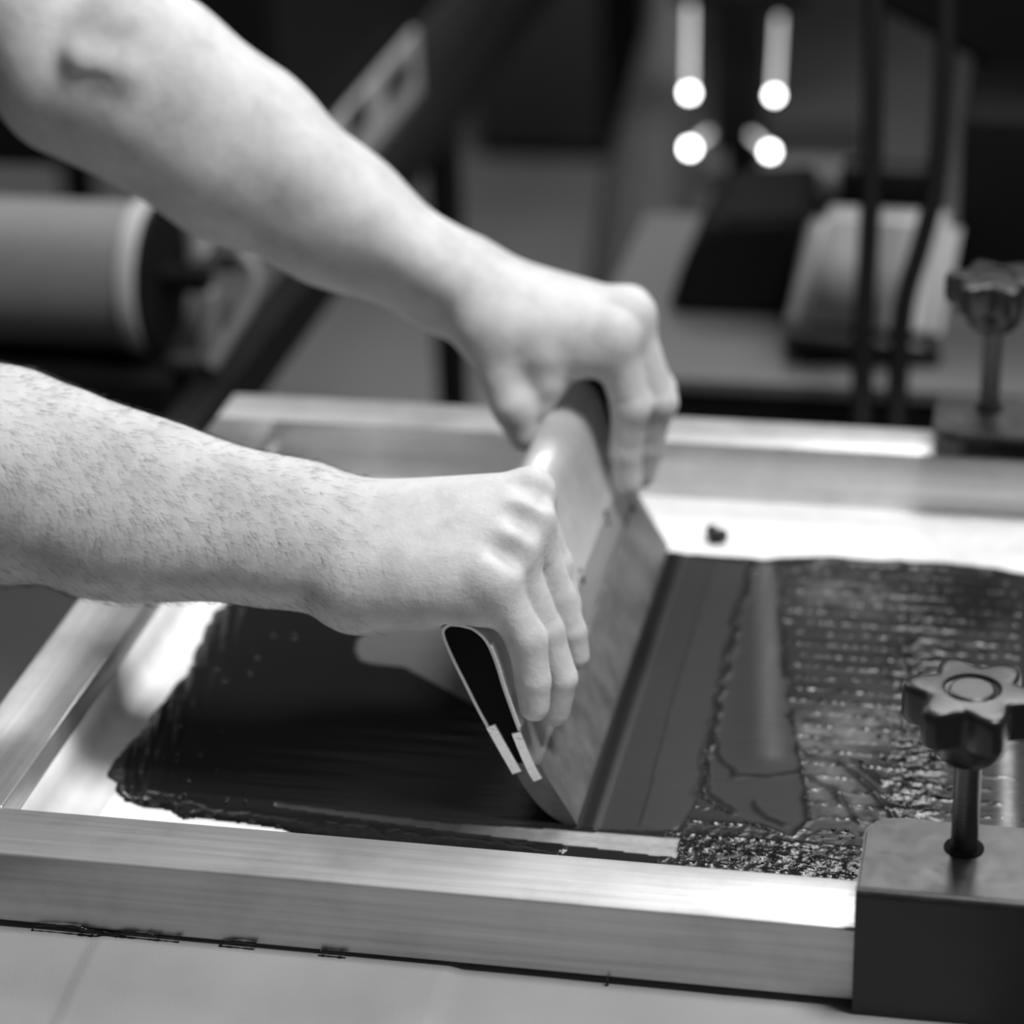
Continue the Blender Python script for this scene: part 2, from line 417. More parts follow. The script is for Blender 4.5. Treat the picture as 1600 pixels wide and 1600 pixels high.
# thin crack lines
for L in (G((1260, 1180), (1320, 1200), (1370, 1240), (1400, 1290)), G((1262, 1215), (1310, 1240), (1340, 1290)), G((1330, 1190), (1380, 1225))):
    g = np.exp(-(pdist(Xw, Yw, L)/0.0015)**2); hgt += g*0.6; tone = tone*(1-0.8*g)+0.01*0.8*g
# scraped, nearly bare strip by the near edge, right of the squeegee tip
bare = G((905, 1300), (985, 1306), (1062, 1312), (1056, 1342), (930, 1326), (700, 1300), (430, 1262), (430, 1255), (700, 1288))
mb = inpoly(X, Yg, bare); tb = 0.04+0.26*np.clip((X-0.20)/0.06, 0, 1)
tone = np.where(mb, tb*(0.8+0.4*fb(X, Yg, 300, 8)), tone); hgt = np.where(mb, 0.2, hgt); bmp = np.where(mb, 0.02, bmp); rgh = np.where(mb, 0.4, rgh)
# pale reflection next to the squeegee, painted into the ink tone
reflP = G((552, 1018), (556, 1000), (572, 986), (600, 980), (700, 950), (740, 960), (800, 1140), (740, 1106), (680, 1072), (630, 1045), (580, 1040), (560, 1034))
mf = inpoly(X, Yg, reflP); df = pdist(X, Yg, reflP, True)
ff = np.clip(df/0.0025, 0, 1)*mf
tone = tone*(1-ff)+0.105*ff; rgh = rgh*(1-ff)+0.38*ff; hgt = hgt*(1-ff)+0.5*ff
hgt *= np.clip(de/0.0022, 0.06, 1)**0.6
# faint traces of fabric at the ragged left end
edge = np.clip(1-de/0.007, 0, 1)*left*(X < 0.12)
tone = tone+0.05*np.clip(1-de/0.003, 0, 1)*left*(X < 0.12)*(streak > 0.6)
# bead of wet ink pushed along the blade
bd = np.exp(-((X-0.2620)/0.0048)**4)*(Yg > SY0_-0.002)*(Yg < 0.39); hgt += bd*0.5; tone = tone*(1-bd)+0.006*bd; rgh = rgh*(1-bd)+0.3*bd; bmp *= 1-bd
spc = np.where(mA, 0.15, 0.38); spc = np.where(mW, 0.08, spc); rw = fieldR*rowm*(vnoise(X, Yg, 330, 64) > 0.5); rgh = rgh*(1-rw)+0.1*rw; spc = np.where(fieldR, 0.12+0.4*rw, spc); spc = np.where(bb > 0.3, 0.32, spc); spc = np.where(bd > .3, 0.1, spc); spc = np.where(left & (de > 0.02), 0.3, spc)
nx, ny = X.shape
Z = ZI+hgt*0.001
idx = np.arange(nx*ny).reshape(nx, ny)
cellk = ink[:-1, :-1] & ink[1:, :-1] & ink[:-1, 1:] & ink[1:, 1:]
q = np.stack([idx[:-1, :-1][cellk], idx[1:, :-1][cellk], idx[1:, 1:][cellk], idx[:-1, 1:][cellk]], 1)
used = np.unique(q); rm = np.full(nx*ny, -1); rm[used] = np.arange(len(used)); q = rm[q]
V = np.stack([X.ravel(), Yg.ravel(), Z.ravel()], 1)[used]
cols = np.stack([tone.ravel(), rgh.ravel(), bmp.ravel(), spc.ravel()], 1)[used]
# bubbles sitting in the ink
bub = []
for (px, py, r) in [(403, 1031, 5), (341, 1052, 5), (392, 1055, 5), (352, 1066, 4), (285, 1137, 4), (355, 945, 5), (460, 998, 6), (428, 995, 5), (278, 1182, 3), (277, 1192, 3), (256, 1189, 3), (313, 1182, 3),
                    (340, 1205, 3), (295, 1223, 4), (190, 1238, 3), (281, 1253, 5), (289, 1244, 4), (354, 1254, 4), (356, 1249, 3), (384, 1253, 3), (370, 935, 4), (325, 1020, 3), (349, 1145, 3),
                    (1418, 1022, 7), (1475, 1016, 8), (1447, 982, 5), (1495, 1007, 5), (1536, 1017, 6), (1481, 960, 5), (1457, 1185, 8), (1413, 1186, 5), (1467, 1245, 5), (1430, 1125, 5), (1408, 1138, 4), (1373, 1151, 4), (1460, 1160, 5), (1382, 1185, 5),
                    (1323, 1298, 4), (1302, 1297, 4), (1313, 1310, 3), (1345, 1190, 5), (1395, 1158, 4), (1287, 1092, 5), (1243, 1078, 4)]:
    bub.append((atZ(px, py, ZI+0.0008), r*0.00030))
for k in range(150):
    a = random.random(); p = atZ(1065+300*random.random(), 1300+70*a+14*random.random(), ZI); bub.append((p, random.uniform(.0003, .0009)))
for k in range(90):
    p = atZ(1385+120*random.random(), 1050+220*random.random(), ZI); bub.append((p, random.uniform(.0004, .0012)))
for k in range(40):
    t = random.random(); p = atZ(620+440*t, 1326+33*t+6*random.random(), ZI); bub.append((p, random.uniform(.0003, .0007)))
Vl = [V]; Fl = [tuple(r) for r in q.tolist()]; Cl = [cols]; off = len(V)
tb_ = bmesh.new(); bmesh.ops.create_icosphere(tb_, subdivisions=2, radius=1.0)
sv = np.array([v.co[:] for v in tb_.verts]); tb_.verts.index_update(); sf = [[v.index for v in f.verts] for f in tb_.faces]; tb_.free()
for p, r in bub:
    i = int((p.x-gx[0])/st); j = int((p.y-gy[0])/st)
    z = Z[i, j] if 0 <= i < nx and 0 <= j < ny and ink[i, j] else ZI
    Vl.append(sv*r+np.array([p.x, p.y, z+r*0.2])); Cl.append(np.tile([0.012, 0.06, 0.0, 0.5], (len(sv), 1)))
    Fl += [tuple(k+off for k in f) for f in sf]; off += len(sv)
V = np.concatenate(Vl); cols = np.concatenate(Cl)
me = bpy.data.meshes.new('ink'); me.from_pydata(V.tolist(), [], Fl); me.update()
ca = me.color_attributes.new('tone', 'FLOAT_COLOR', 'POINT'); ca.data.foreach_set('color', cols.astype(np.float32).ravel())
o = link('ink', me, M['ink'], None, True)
tag(o, 'glossy wet black printing ink spread over the white mesh of the screen', 'ink', kind='stuff')
# dark ink fleck on the far fabric margin
bm = bmesh.new(); p = atZ(1124, 838, -H+0.001)
for k in range(9):
    r = 0.0045*random.uniform(.4, 1); bmesh.ops.create_icosphere(bm, subdivisions=2, radius=r, matrix=Matrix.Translation((p.x+random.uniform(-.004, .004), p.y-0.004+random.uniform(-.003, .002), p.z+0.001*k*0.7)))
tag(obj('ink_blob', bm, M['ink_plain'], None, True), 'small dark dried ink blob alone on the bright far mesh margin', 'ink blob')

# ================================================================== SQUEEGEE  (profile in x,z; extruded along y)
SY0, SY1 = 0.081, 0.3865
sq = thing('squeegee', (0.2545, 0.2337, -H), 'aluminium squeegee with grey rubber blade leaning in the ink, gripped by both hands', 'squeegee')
def exy(u, v, d): return Vector((u, d, v))
right = [(0.2030, 0.0690), (0.2100, 0.0672), (0.2162, 0.0612), (0.2205, 0.0500), (0.2238, 0.0370), (0.2283, 0.0220), (0.2325, 0.0085), (0.2372, -0.0045), (0.2405, -0.0110)]
leftp = [(0.1985, 0.0690), (0.1952, 0.0665), (0.1945, 0.0620), (0.1985, 0.0500), (0.2040, 0.0370), (0.2100, 0.0230), (0.2168, 0.0090), (0.2222, -0.0020), (0.2262, -0.0100)]
def smoothp(P, n=5): return [(p.x, p.y) for p in bez([(a, b, 0) for a, b in P], n)]
Rp = smoothp(right); Lp = smoothp(leftp)
def offset(P, d):
    out = []
    for i in range(len(P)):
        a = Vector(P[max(i-1, 0)]); b = Vector(P[min(i+1, len(P)-1)]); t = (b-a).normalized(); n = Vector((-t.y, t.x))
        out.append((P[i][0]+n.x*d, P[i][1]+n.y*d))
    return out
Tt = 0.0014
outerp = Lp[::-1]+Rp
inner = offset(outerp, -Tt)
bm = bmesh.new(); prism(bm, outerp+inner[::-1], SY0, SY1, exy); fixn(bm)
obj('holder', bm, M['holder'], sq, angle=35)
# thick lower jaws, bright cut ends
bm = bmesh.new()
def jaw(P, d, y0, y1):
    Q = offset(P, d); prism(bm, P+Q[::-1], y0, y1, exy)
jl = [p for p in Lp if p[1] < 0.016]; jr = [p for p in Rp if p[1] < 0.014]
jaw(jl, 0.0048, SY0-0.0006, SY1); fixn(bm); obj('jaw', bm, M['cut'], sq)
bm = bmesh.new(); jaw(jr, -0.0046, SY0-0.0006, SY1); fixn(bm); obj('jaw', bm, M['cut'], sq)
cin = offset(outerp, -Tt-0.0002)
bm = bmesh.new(); prism(bm, cin, SY0+0.0005, SY1+0.002, exy); fixn(bm); obj('core', bm, M['core'], sq)['label'] = 'black core inside the holder'
# black cap added as the shadow gap under the far hand, wider than holder
bm = bmesh.new(); cap = offset(outerp, 0.0045); prism(bm, [p for p in cap if p[1] > 0.016], SY1-0.001, SY1+0.006, exy); fixn(bm)
obj('end_cap', bm, M['core'], sq)['label'] = 'black end cap'
# blade
bl = [(0.2262, -0.0040), (0.2285, -0.0115), (0.2330, -0.0195), (0.2385, -0.0270), (0.2445, -0.0325), (0.2520, -0.0366), (0.2560, -0.0372), (0.2562, -0.0350), (0.2530, -0.0290), (0.2490, -0.0220), (0.2440, -0.0130), (0.2395, -0.0040)]
bm = bmesh.new(); prism(bm, smoothp(bl, 4), SY0+0.0004, SY1+0.001, exy); fixn(bm); obj('blade', bm, M['blade'], sq, angle=40)
# slim rib down the near end, ink spots on the face
bm = bmesh.new(); rib = [p for p in Rp if 0.016 < p[1] < 0.060]
Q = offset(rib, 0.0012); prism(bm, rib+Q[::-1], SY0-0.0008, SY0+0.003, exy); fixn(bm); obj('edge_rib', bm, M['cut'], sq)
for px, py, r in [(948, 805, .0022), (950, 818, .0014), (913, 908, .0020), (907, 893, .0013), (880, 960, .0011)]:
    bm = bmesh.new()
    best = None
    for yy in np.linspace(SY0, SY1, 400):
        p = atY(px, py, yy)
        for (a, b) in Rp:
            e = abs(p.x-a)+abs(p.z-b)
            if best is None or e < best[0]: best = (e, Vector((a, yy, b)))
    bmesh.ops.create_icosphere(bm, subdivisions=2, radius=r, matrix=Matrix.Translation(best[1]) @ Matrix.Diagonal((0.5, 1, 1.4, 1)))
    obj('ink_spot', bm, M['dark'], sq, True)

# ================================================================== CLAMPS
def knob_bm(c, r, zt, zb, lobes=7, ph=0.2):
    bm = bmesh.new(); n = 168; rings = []
    def rad(a, k): return r*(1+0.0*k)*(0.845+0.155*math.cos(lobes*a+ph)) if True else r
    prof = [(0.80, zt+0.0003), (0.88, zt+0.0002), (0.93, zt-0.0001), (0.965, zt-0.0010), (0.985, zt-0.0024), (0.992, zt-0.0045), (1.0, zb+0.003), (0.95, zb)]
    for s, z in prof:
        rings.append([bm.verts.new((c[0]+math.cos(2*math.pi*i/n)*rad(2*math.pi*i/n, 0)*s, c[1]+math.sin(2*math.pi*i/n)*rad(2*math.pi*i/n, 0)*s, z)) for i in range(n)])
    for j in range(len(rings)-1):
        for i in range(n): bm.faces.new((rings[j][i], rings[j+1][i], rings[j+1][(i+1) % n], rings[j][(i+1) % n]))
    # dished top with recessed ring
    prev = rings[0]
    for rr_, z in [(0.47*r, zt+0.0003), (0.42*r, zt+0.0004), (0.40*r, zt-0.0010), (0.345*r, zt-0.0016)]:
        ring = [bm.verts.new((c[0]+math.cos(2*math.pi*i/n)*rr_, c[1]+math.sin(2*math.pi*i/n)*rr_, z)) for i in range(n)]
        for i in range(n): bm.faces.new((ring[i], prev[i], prev[(i+1) % n], ring[(i+1) % n]))
        prev = ring
    bm.faces.new(prev[::-1]); bm.faces.new(rings[-1])
    # hub
    tube(bm, [(c[0], c[1], zb+0.001), (c[0], c[1], zb-0.010), (c[0], c[1], zb-0.014)], [r*0.56, r*0.53, r*0.44], 40)
    fixn(bm); return bm
def bolt_bm(c, r, z0, z1):
    bm = bmesh.new(); pts = []; rs = []; n = int((z1-z0)/0.0006)
    pts = [(c[0], c[1], z0+(z1-z0)*i/n) for i in range(n+1)]; rs = [r*(1-0.055*(i % 3 == 0)) for i in range(n+1)]
    tube(bm, pts, rs, 24); return bm
def clamp(px0, yc, s, label, knob_c, zt):
    """s=+1: opens towards +y from the near bar; s=-1 mirrored at the far bar"""
    t = thing('screen_clamp', (px0+0.06, yc, -0.04), label, 'clamp', 'screen clamps on the frame')
    bm = bmesh.new()
    # C channel lying along x: web outside the bar, top plate over it, short bottom lip
    y_out = yc-s*(W/2+0.005); y_in = yc+s*(W/2+0.018)
    a, b = sorted((y_out, y_in))
    zT = 0.0225
    # top plate with rounded inner corner in plan view
    rc = 0.014; pl = []
    y_c = y_out+s*0.004
    pts = [(px0, y_c), (px0+0.16, y_c), (px0+0.16, y_in)]
    for k in range(9):
        an = math.pi/2*k/8; pl.append((px0+rc-rc*math.sin(an), y_in-s*(rc-rc*math.cos(an))))
    poly = pts+pl
    prism(bm, poly, zT-0.005, zT, lambda u, v, d: Vector((u, v, d)))
    fixn(bm)
    bmesh.ops.bevel(bm, geom=[e for e in bm.edges if all(abs(v.co.z-zT) < 1e-5 for v in e.verts) and not all(abs(v.co.y-y_c) < 1e-5 for v in e.verts)], offset=0.0012, segments=3, affect='EDGES')
    obj('top_plate', bm, M['bracket'], t, angle=35)
    bm = bmesh.new()
    pr = [(y_out, -H-0.0045)]+[(y_out+s*0.004*(1-math.cos(math.pi/2*k/7)), zT-0.004+0.004*math.sin(math.pi/2*k/7)) for k in range(8)]+[(y_c, -H-0.0045)]
    prism(bm, pr, px0, px0+0.16, lambda u, v, d: Vector((d, u, v))); fixn(bm)
    obj('side_plate', bm, M['bracket'], t, angle=35)
    bm = bmesh.new(); c0, c1 = sorted((y_out, y_out+s*0.03))
    box(bm, (px0, c0, -H-0.0065), (px0+0.16, c1, -H-0.0022), 0.0012, 2)
    obj('bottom_lip', bm, M['bracket'], t, angle=35)
    bm = bmesh.new(); tube(bm, [(knob_c[0], knob_c[1], zT-0.001), (knob_c[0], knob_c[1], zT+0.0006)], 0.0086, 32); obj('bolt_hole', bm, M['core'], t)
    obj('bolt', bolt_bm(knob_c, 0.0058, 0.0006, zt-0.026), M['bolt'], t, angle=60)
    k = obj('knob', knob_bm(knob_c, 0.0295, zt, zt-0.0175, 6, 0.73), M['knob'], t, angle=38)
    bm = bmesh.new(); tube(bm, [(knob_c[0], knob_c[1], zt-0.0020), (knob_c[0], knob_c[1], zt-0.0004), (knob_c[0], knob_c[1], zt+0.0002)], [0.0098, 0.0098, 0.0086], 40)
    obj('knob_cap', bm, M['knob'], k, angle=40)
    return t
clamp(0.3985, -W/2, 1, 'black screen clamp on the near bar, star knob in sharp focus', (0.4415, -0.003), 0.1005)
clamp(0.4030, Y1+W/2, -1, 'black screen clamp on the far bar, star knob slightly blurred', (0.4345, 0.4800), 0.1060)
# steel arm of the press that carries both clamps
ar = thing('press_arm', (0.62, 0.24, -0.05), 'black steel press arm under the right end of the screen, carrying both clamps', 'press arm')
bm = bmesh.new(); box(bm, (0.50, -0.06, -0.078), (0.57, 0.54, -0.0445), 0.002); obj('cross_beam', bm, M['bracket'], ar, angle=35)
bm = bmesh.new(); box(bm, (0.57, 0.19, -0.085), (1.25, 0.29, -0.045), 0.003); obj('long_beam', bm, M['bracket'], ar, angle=35)
bm = bmesh.new(); tube(bm, [(1.2, 0.24, FZ), (1.2, 0.24, -0.03)], 0.06, 32); obj('column', bm, M['bracket'], ar, angle=35)
bm = bmesh.new(); box(bm, (0.95, 0.0, FZ), (1.45, 0.48, FZ+0.03), 0.004); obj('base', bm, M['bracket'], ar, angle=35)

# ================================================================== PLATEN AND T-SHIRT UNDER THE SCREEN
pt = thing('platen', (0.25, 0.15, -0.075), 'flat board platen hidden inside the pale T-shirt under the screen', 'platen')
bm = bmesh.new(); box(bm, (0.03, -0.36, -0.075), (0.46, 0.40, -0.062), 0.003); obj('board', bm, M['dark'], pt)
bm = bmesh.new(); box(bm, (0.22, 0.10, -0.14), (0.30, 0.18, -0.075), 0.003); obj('bracket', bm, M['bracket'], pt)
bm = bmesh.new(); tube(bm, [(0.26, 0.14, FZ), (0.26, 0.14, -0.14)], 0.03, 24); obj('pedestal', bm, M['bracket'], pt, angle=35)
cx = np.arange(-0.06, 0.485, 0.0035); cy = np.arange(-0.42, 0.02, 0.0035)
CX, CY = np.meshgrid(cx, cy, indexing='ij')
x1, x2 = atZ(125, 1530, -0.043)[0], atZ(698, 1560, -0.043)[0]
wob = (vnoise(CX*0+0.3, CY, 14, 2)-0.5)*0.006
def sstep(v, a, b): t = np.clip((v-a)/(b-a), 0, 1); return t*t*(3-2*t)
dep = np.clip((-0.050-CY)/0.05, 0, 1); cz = -0.0398-0.006*dep+0.0022*sstep(CX+wob, x1-0.0012, x1+0.0018)-0.0026*sstep(CX+wob*1.2, x2-0.001, x2+0.003)+((fb(CX*0.8+CY*0.4, CY, 11, 90, 3)-0.5)*0.014+(fb(CX+CY, CX-CY, 30, 95, 2)-.5)*.003)*(0.10+0.90*dep)
dn = np.minimum(CX+0.06, 0.485-CX); dn = np.minimum(dn, CY+0.42)
cz = np.where(CY > -0.045, np.minimum(cz, -0.0388), cz)
cz -= 0.10*np.clip(1-dn/0.035, 0, 1)**1.5
nx2, ny2 = CX.shape; id2 = np.arange(nx2*ny2).reshape(nx2, ny2)
Fq = np.stack([id2[:-1, :-1].ravel(), id2[1:, :-1].ravel(), id2[1:, 1:].ravel(), id2[:-1, 1:].ravel()], 1)
o = arr('t_shirt', np.stack([CX.ravel(), CY.ravel(), cz.ravel()], 1).tolist(), Fq.tolist(), M['cloth'])
sm = o.modifiers.new('s', 'SOLIDIFY'); sm.thickness = 0.0012; sm.offset = -1
tag(o, 'pale T-shirt with soft creases stretched on the platen below the near bar', 't-shirt')

# ================================================================== PERSON  (implicit surfaces -> surface nets)
def smin(a, b, k):
    h = np.clip(0.5+0.5*(b-a)/k, 0, 1); return b*(1-h)+a*h-k*h*(1-h)
def smax(a, b, k): return -smin(-a, -b, k)
class Field:
    def __init__(s, lo, hi, h):
        s.lo = np.array(lo, float); s.h = h; s.n = np.ceil((np.array(hi)-s.lo)/h).astype(int)+1
        s.ax = [s.lo[i]+h*np.arange(s.n[i]) for i in range(3)]
    def grid(s): return np.full(tuple(s.n), 0.05, np.float32)
    def sub(s, lo, hi):
        r = []
        for i in range(3):
            a = max(0, int(np.floor((lo[i]-s.lo[i])/s.h))); b = min(s.n[i], int(np.ceil((hi[i]-s.lo[i])/s.h))+1)
            if b <= a: return None
            r.append(slice(a, b))
        return tuple(r)
    def cone(s, F, a, b, ra, rb, k=0.006, flat=None, f=1.0, op='add'):
        """tapered capsule from a to b; radius multiplied by f along direction flat"""
        a = np.array(a, float); b = np.array(b, float); m = max(ra, rb)*max(1, f)+0.03
        sl = s.sub(np.minimum(a, b)-m, np.maximum(a, b)+m)
        if sl is None: return
        P = np.stack(np.meshgrid(*[s.ax[i][sl[i]] for i in range(3)], indexing='ij'), -1)
        d = b-a; L2 = d@d
        q = P-a
        t = np.clip((q@d)/(L2+1e-12), 0, 1)
        v = q-t[..., None]*d
        r = ra+(rb-ra)*t
        if flat is not None:
            n = np.array(flat, float)
            if L2 > 1e-10: n = n-d*(n@d)/L2
            n /= np.linalg.norm(n)
            c = v@n; v = v-c[..., None]*n
            D = np.sqrt((v*v).sum(-1)+(c/f)**2)-r
            D *= min(1, f)**0.5
        else: D = np.sqrt((v*v).sum(-1))-r
        g = F[sl]
        F[sl] = smin(g, D, k) if op == 'add' else smax(g, -D, k)
    def chain(s, F, pts, rs, k=0.004, flat=None, f=1.0):
        for i in range(len(pts)-1): s.cone(F, pts[i], pts[i+1], rs[i], rs[i+1], k, flat, f)
    def ball(s, F, c, r, k=0.006, op='add', flat=None, f=1.0): s.cone(F, c, np.array(c)+1e-6, r, r, k, flat, f, op)
    def mesh(s, F):
        h = s.h; nx, ny, nz = F.shape
        ins = F < 0
        c = np.zeros((nx-1, ny-1, nz-1), np.int8)
        for i in (0, 1):
            for j in (0, 1):
                for k in (0, 1): c += ins[i:nx-1+i, j:ny-1+j, k:nz-1+k]
        I = np.argwhere((c > 0) & (c < 8)); n = len(I)
        acc = np.zeros((n, 3)); cnt = np.zeros(n)
        corners = [(i, j, k) for i in (0, 1) for j in (0, 1) for k in (0, 1)]
        val = {c_: F[I[:, 0]+c_[0], I[:, 1]+c_[1], I[:, 2]+c_[2]].astype(float) for c_ in corners}
        for a in corners:
            for x in range(3):
                if a[x] == 0:
                    b = list(a); b[x] = 1; b = tuple(b)
                    va, vb = val[a], val[b]; m = (va < 0) != (vb < 0)
                    t = np.where(m, va/(va-vb+1e-20), 0)
                    p = np.tile(np.array(a, float), (n, 1)); p[:, x] += t
                    acc[m] += p[m]; cnt[m] += 1
        V = (I+acc/cnt[:, None])*h+s.lo
        mp = np.full((nx-1, ny-1, nz-1), -1, np.int64); mp[I[:, 0], I[:, 1], I[:, 2]] = np.arange(n)
        Q = []
        for x in range(3):
            y, z = (x+1) % 3, (x+2) % 3
            sa = [slice(None)]*3; sb = [slice(None)]*3; sa[x] = slice(0, -1); sb[x] = slice(1, None)
            A = ins[tuple(sa)]; B = ins[tuple(sb)]
            E_ = np.argwhere(A != B)
            ok = (E_[:, y] > 0) & (E_[:, z] > 0) & (E_[:, y] < F.shape[y]-1) & (E_[:, z] < F.shape[z]-1)
            E_ = E_[ok]
            def cell(dy, dz):
                q = E_.copy(); q[:, y] -= dy; q[:, z] -= dz; return mp[q[:, 0], q[:, 1], q[:, 2]]
            quad = np.stack([cell(1, 1), cell(0, 1), cell(0, 0), cell(1, 0)], 1)
            fl = ~A[E_[:, 0], E_[:, 1], E_[:, 2]]
            quad[fl] = quad[fl][:, ::-1]
            Q.append(quad)
        return V, np.concatenate(Q)

def sq_field(fd, sl):
    """signed distance (approx) to the squeegee body, in the fine grid"""
    P = np.array(outerp+[(0.2545, -0.036)]); x = fd.ax[0][sl[0]]; z = fd.ax[2][sl[2]]
    Xg, Zg = np.meshgrid(x, z, indexing='ij')
    d = pdist(Xg, Zg, P, True); d = np.where(inpoly(Xg, Zg, P), -d, d)
    y = fd.ax[1][sl[1]]
    dy = np.maximum(SY0-y, y-(SY1+0.006))
    return np.maximum(d[:, None, :], dy[None, :, None])

def aY(px, py, y): return np.array(atY(px, py, y))
HN = np.array((-0.10, -0.52, 0.85)); HN /= np.linalg.norm(HN)      # back-of-hand normal, near hand

def carve(fd, F, off=0.0003):
    lo = (0.18, SY0-0.01, -0.04); hi = (0.27, SY1+0.01, 0.08)
    sl = fd.sub(lo, hi)
    if sl is None: return
    F[sl] = np.maximum(F[sl], -(sq_field(fd, sl)-off))

# ---------------- near arm and hand
elN = np.array((-0.125, 0.125, 0.135)); shN = np.array((-0.285, 0.045, 0.44))
def near_arm(fd, fine=True):
    F = fd.grid()
    w0 = aY(470, 838, .118); w1 = aY(540, 868, .115); m0 = aY(210, 795, .122); e0 = aY(0, 742, .124)
    fl = HN*0.6+np.array((0, 0, .55))
    # forearm: flattened near the wrist, round and bulky near the elbow
    fd.cone(F, elN, shN, 0.050, 0.056, 0.02)
    fd.cone(F, e0, elN, 0.0495, 0.043, 0.02)
    fd.cone(F, m0, e0, 0.0385, 0.0500, 0.02, HN, 0.93)
    fd.cone(F, w0, m0, 0.0330, 0.0385, 0.02, HN, 0.86)
    if not fine: return F
    fd.cone(F, w1, w0, 0.0310, 0.0325, 0.014, HN, 0.78)
    # tendon and muscle relief
    fd.cone(F, aY(120, 690, .125), aY(470, 790, .125), 0.020, 0.012, 0.02)
    fd.cone(F, aY(150, 850, .105), aY(400, 880, .102), 0.022, 0.013, 0.02)
    fd.ball(F, aY(482, 800, .122), 0.012, 0.016)             # wrist bones
    # metacarpals
    K = [aY(768, 906, .092), aY(796, 856, .108), aY(822, 806, .124), aY(826, 771, .142)]
    wr = [aY(560, 905, .100), aY(560, 882, .110), aY(560, 845, .120), aY(565, 815, .130)]
    H_ = F
    for i in range(4):
        fd.cone(H_, wr[i], K[i], 0.0190-0.0008*(i == 0), 0.0108, 0.013)
    fd.cone(H_, (wr[0]+wr[1])/2-HN*0.006, (K[1]+K[2])/2-HN*0.010, 0.020, 0.010, 0.014)
    fd.cone(H_, aY(560, 930, .098), aY(742, 941, .091), 0.0150, 0.0125, 0.014)     # hypothenar edge
    fd.cone(H_, aY(560, 860, .140), aY(690, 850, .155), 0.018, 0.013, 0.014)     # thumb side mass
    for i in range(3): fd.cone(H_, (wr[i]+wr[i+1])/2, (K[i]+K[i+1])/2-HN*0.0030-np.array((0.005, 0, 0)), 0.0185, 0.0100, 0.010)
    # thumb behind the squeegee
    th = [np.array((0.150, .150, .082)), np.array((0.172, .160, .070)), np.array((0.184, .162, .050)), np.array((0.1945, .160, .030))]
    T = fd.grid(); fd.chain(T, th, [0.015, 0.0125, 0.0108, 0.0092], 0.006)
    # fingers
    fin = [
        ([K[0], aY(822, 998, .089), aY(833, 1063, .086), aY(835, 1103, .085)], [0.0108, 0.0094, 0.0086, 0.0074], (800, 960)),
        ([K[1], aY(851, 985, .106), aY(877, 1060, .104), aY(868, 1113, .103)], [0.0104, 0.0088, 0.0080, 0.0070], None),
        ([K[2], aY(870, 930, .124), aY(892, 988, .122), aY(900, 1026, .121)], [0.0102, 0.0086, 0.0078, 0.0068], None),
        ([K[3], aY(866, 880, .142), aY(884, 945, .140), aY(892, 985, .139)], [0.0098, 0.0084, 0.0076, 0.0066], None)]
    R = np.minimum(H_, 0.05)
    base = H_.copy()
    R = smin(base, T, 0.010)
    for i, (P, rs, _) in enumerate(fin):
        Ff = fd.grid()
        fd.chain(Ff, P, rs, 0.0015)
        fd.ball(Ff, P[1]+(P[1]-(P[0]+P[2])/2)*0.16, rs[1]*0.84, 0.005)         # knuckle bump at the middle joint
        B = base.copy()
        fd.ball(B, P[0]+HN*0.0022+np.array((0.003, 0, 0)), rs[0]*0.82, 0.010)     # main knuckle
        R = np.minimum(R, smin(B, Ff, 0.0075))
    # dips between the knuckles
    for i in range(3):
        c = (K[i]+K[i+1])/2+HN*0.0150+np.array((0.006, 0, 0)); fd.cone(R, c-np.array((0.003, 0, 0.000)), c+np.array((0.004, 0, -0.003)), 0.0032, 0.0050, 0.009, op='sub')
    carve(fd, R)
    return R

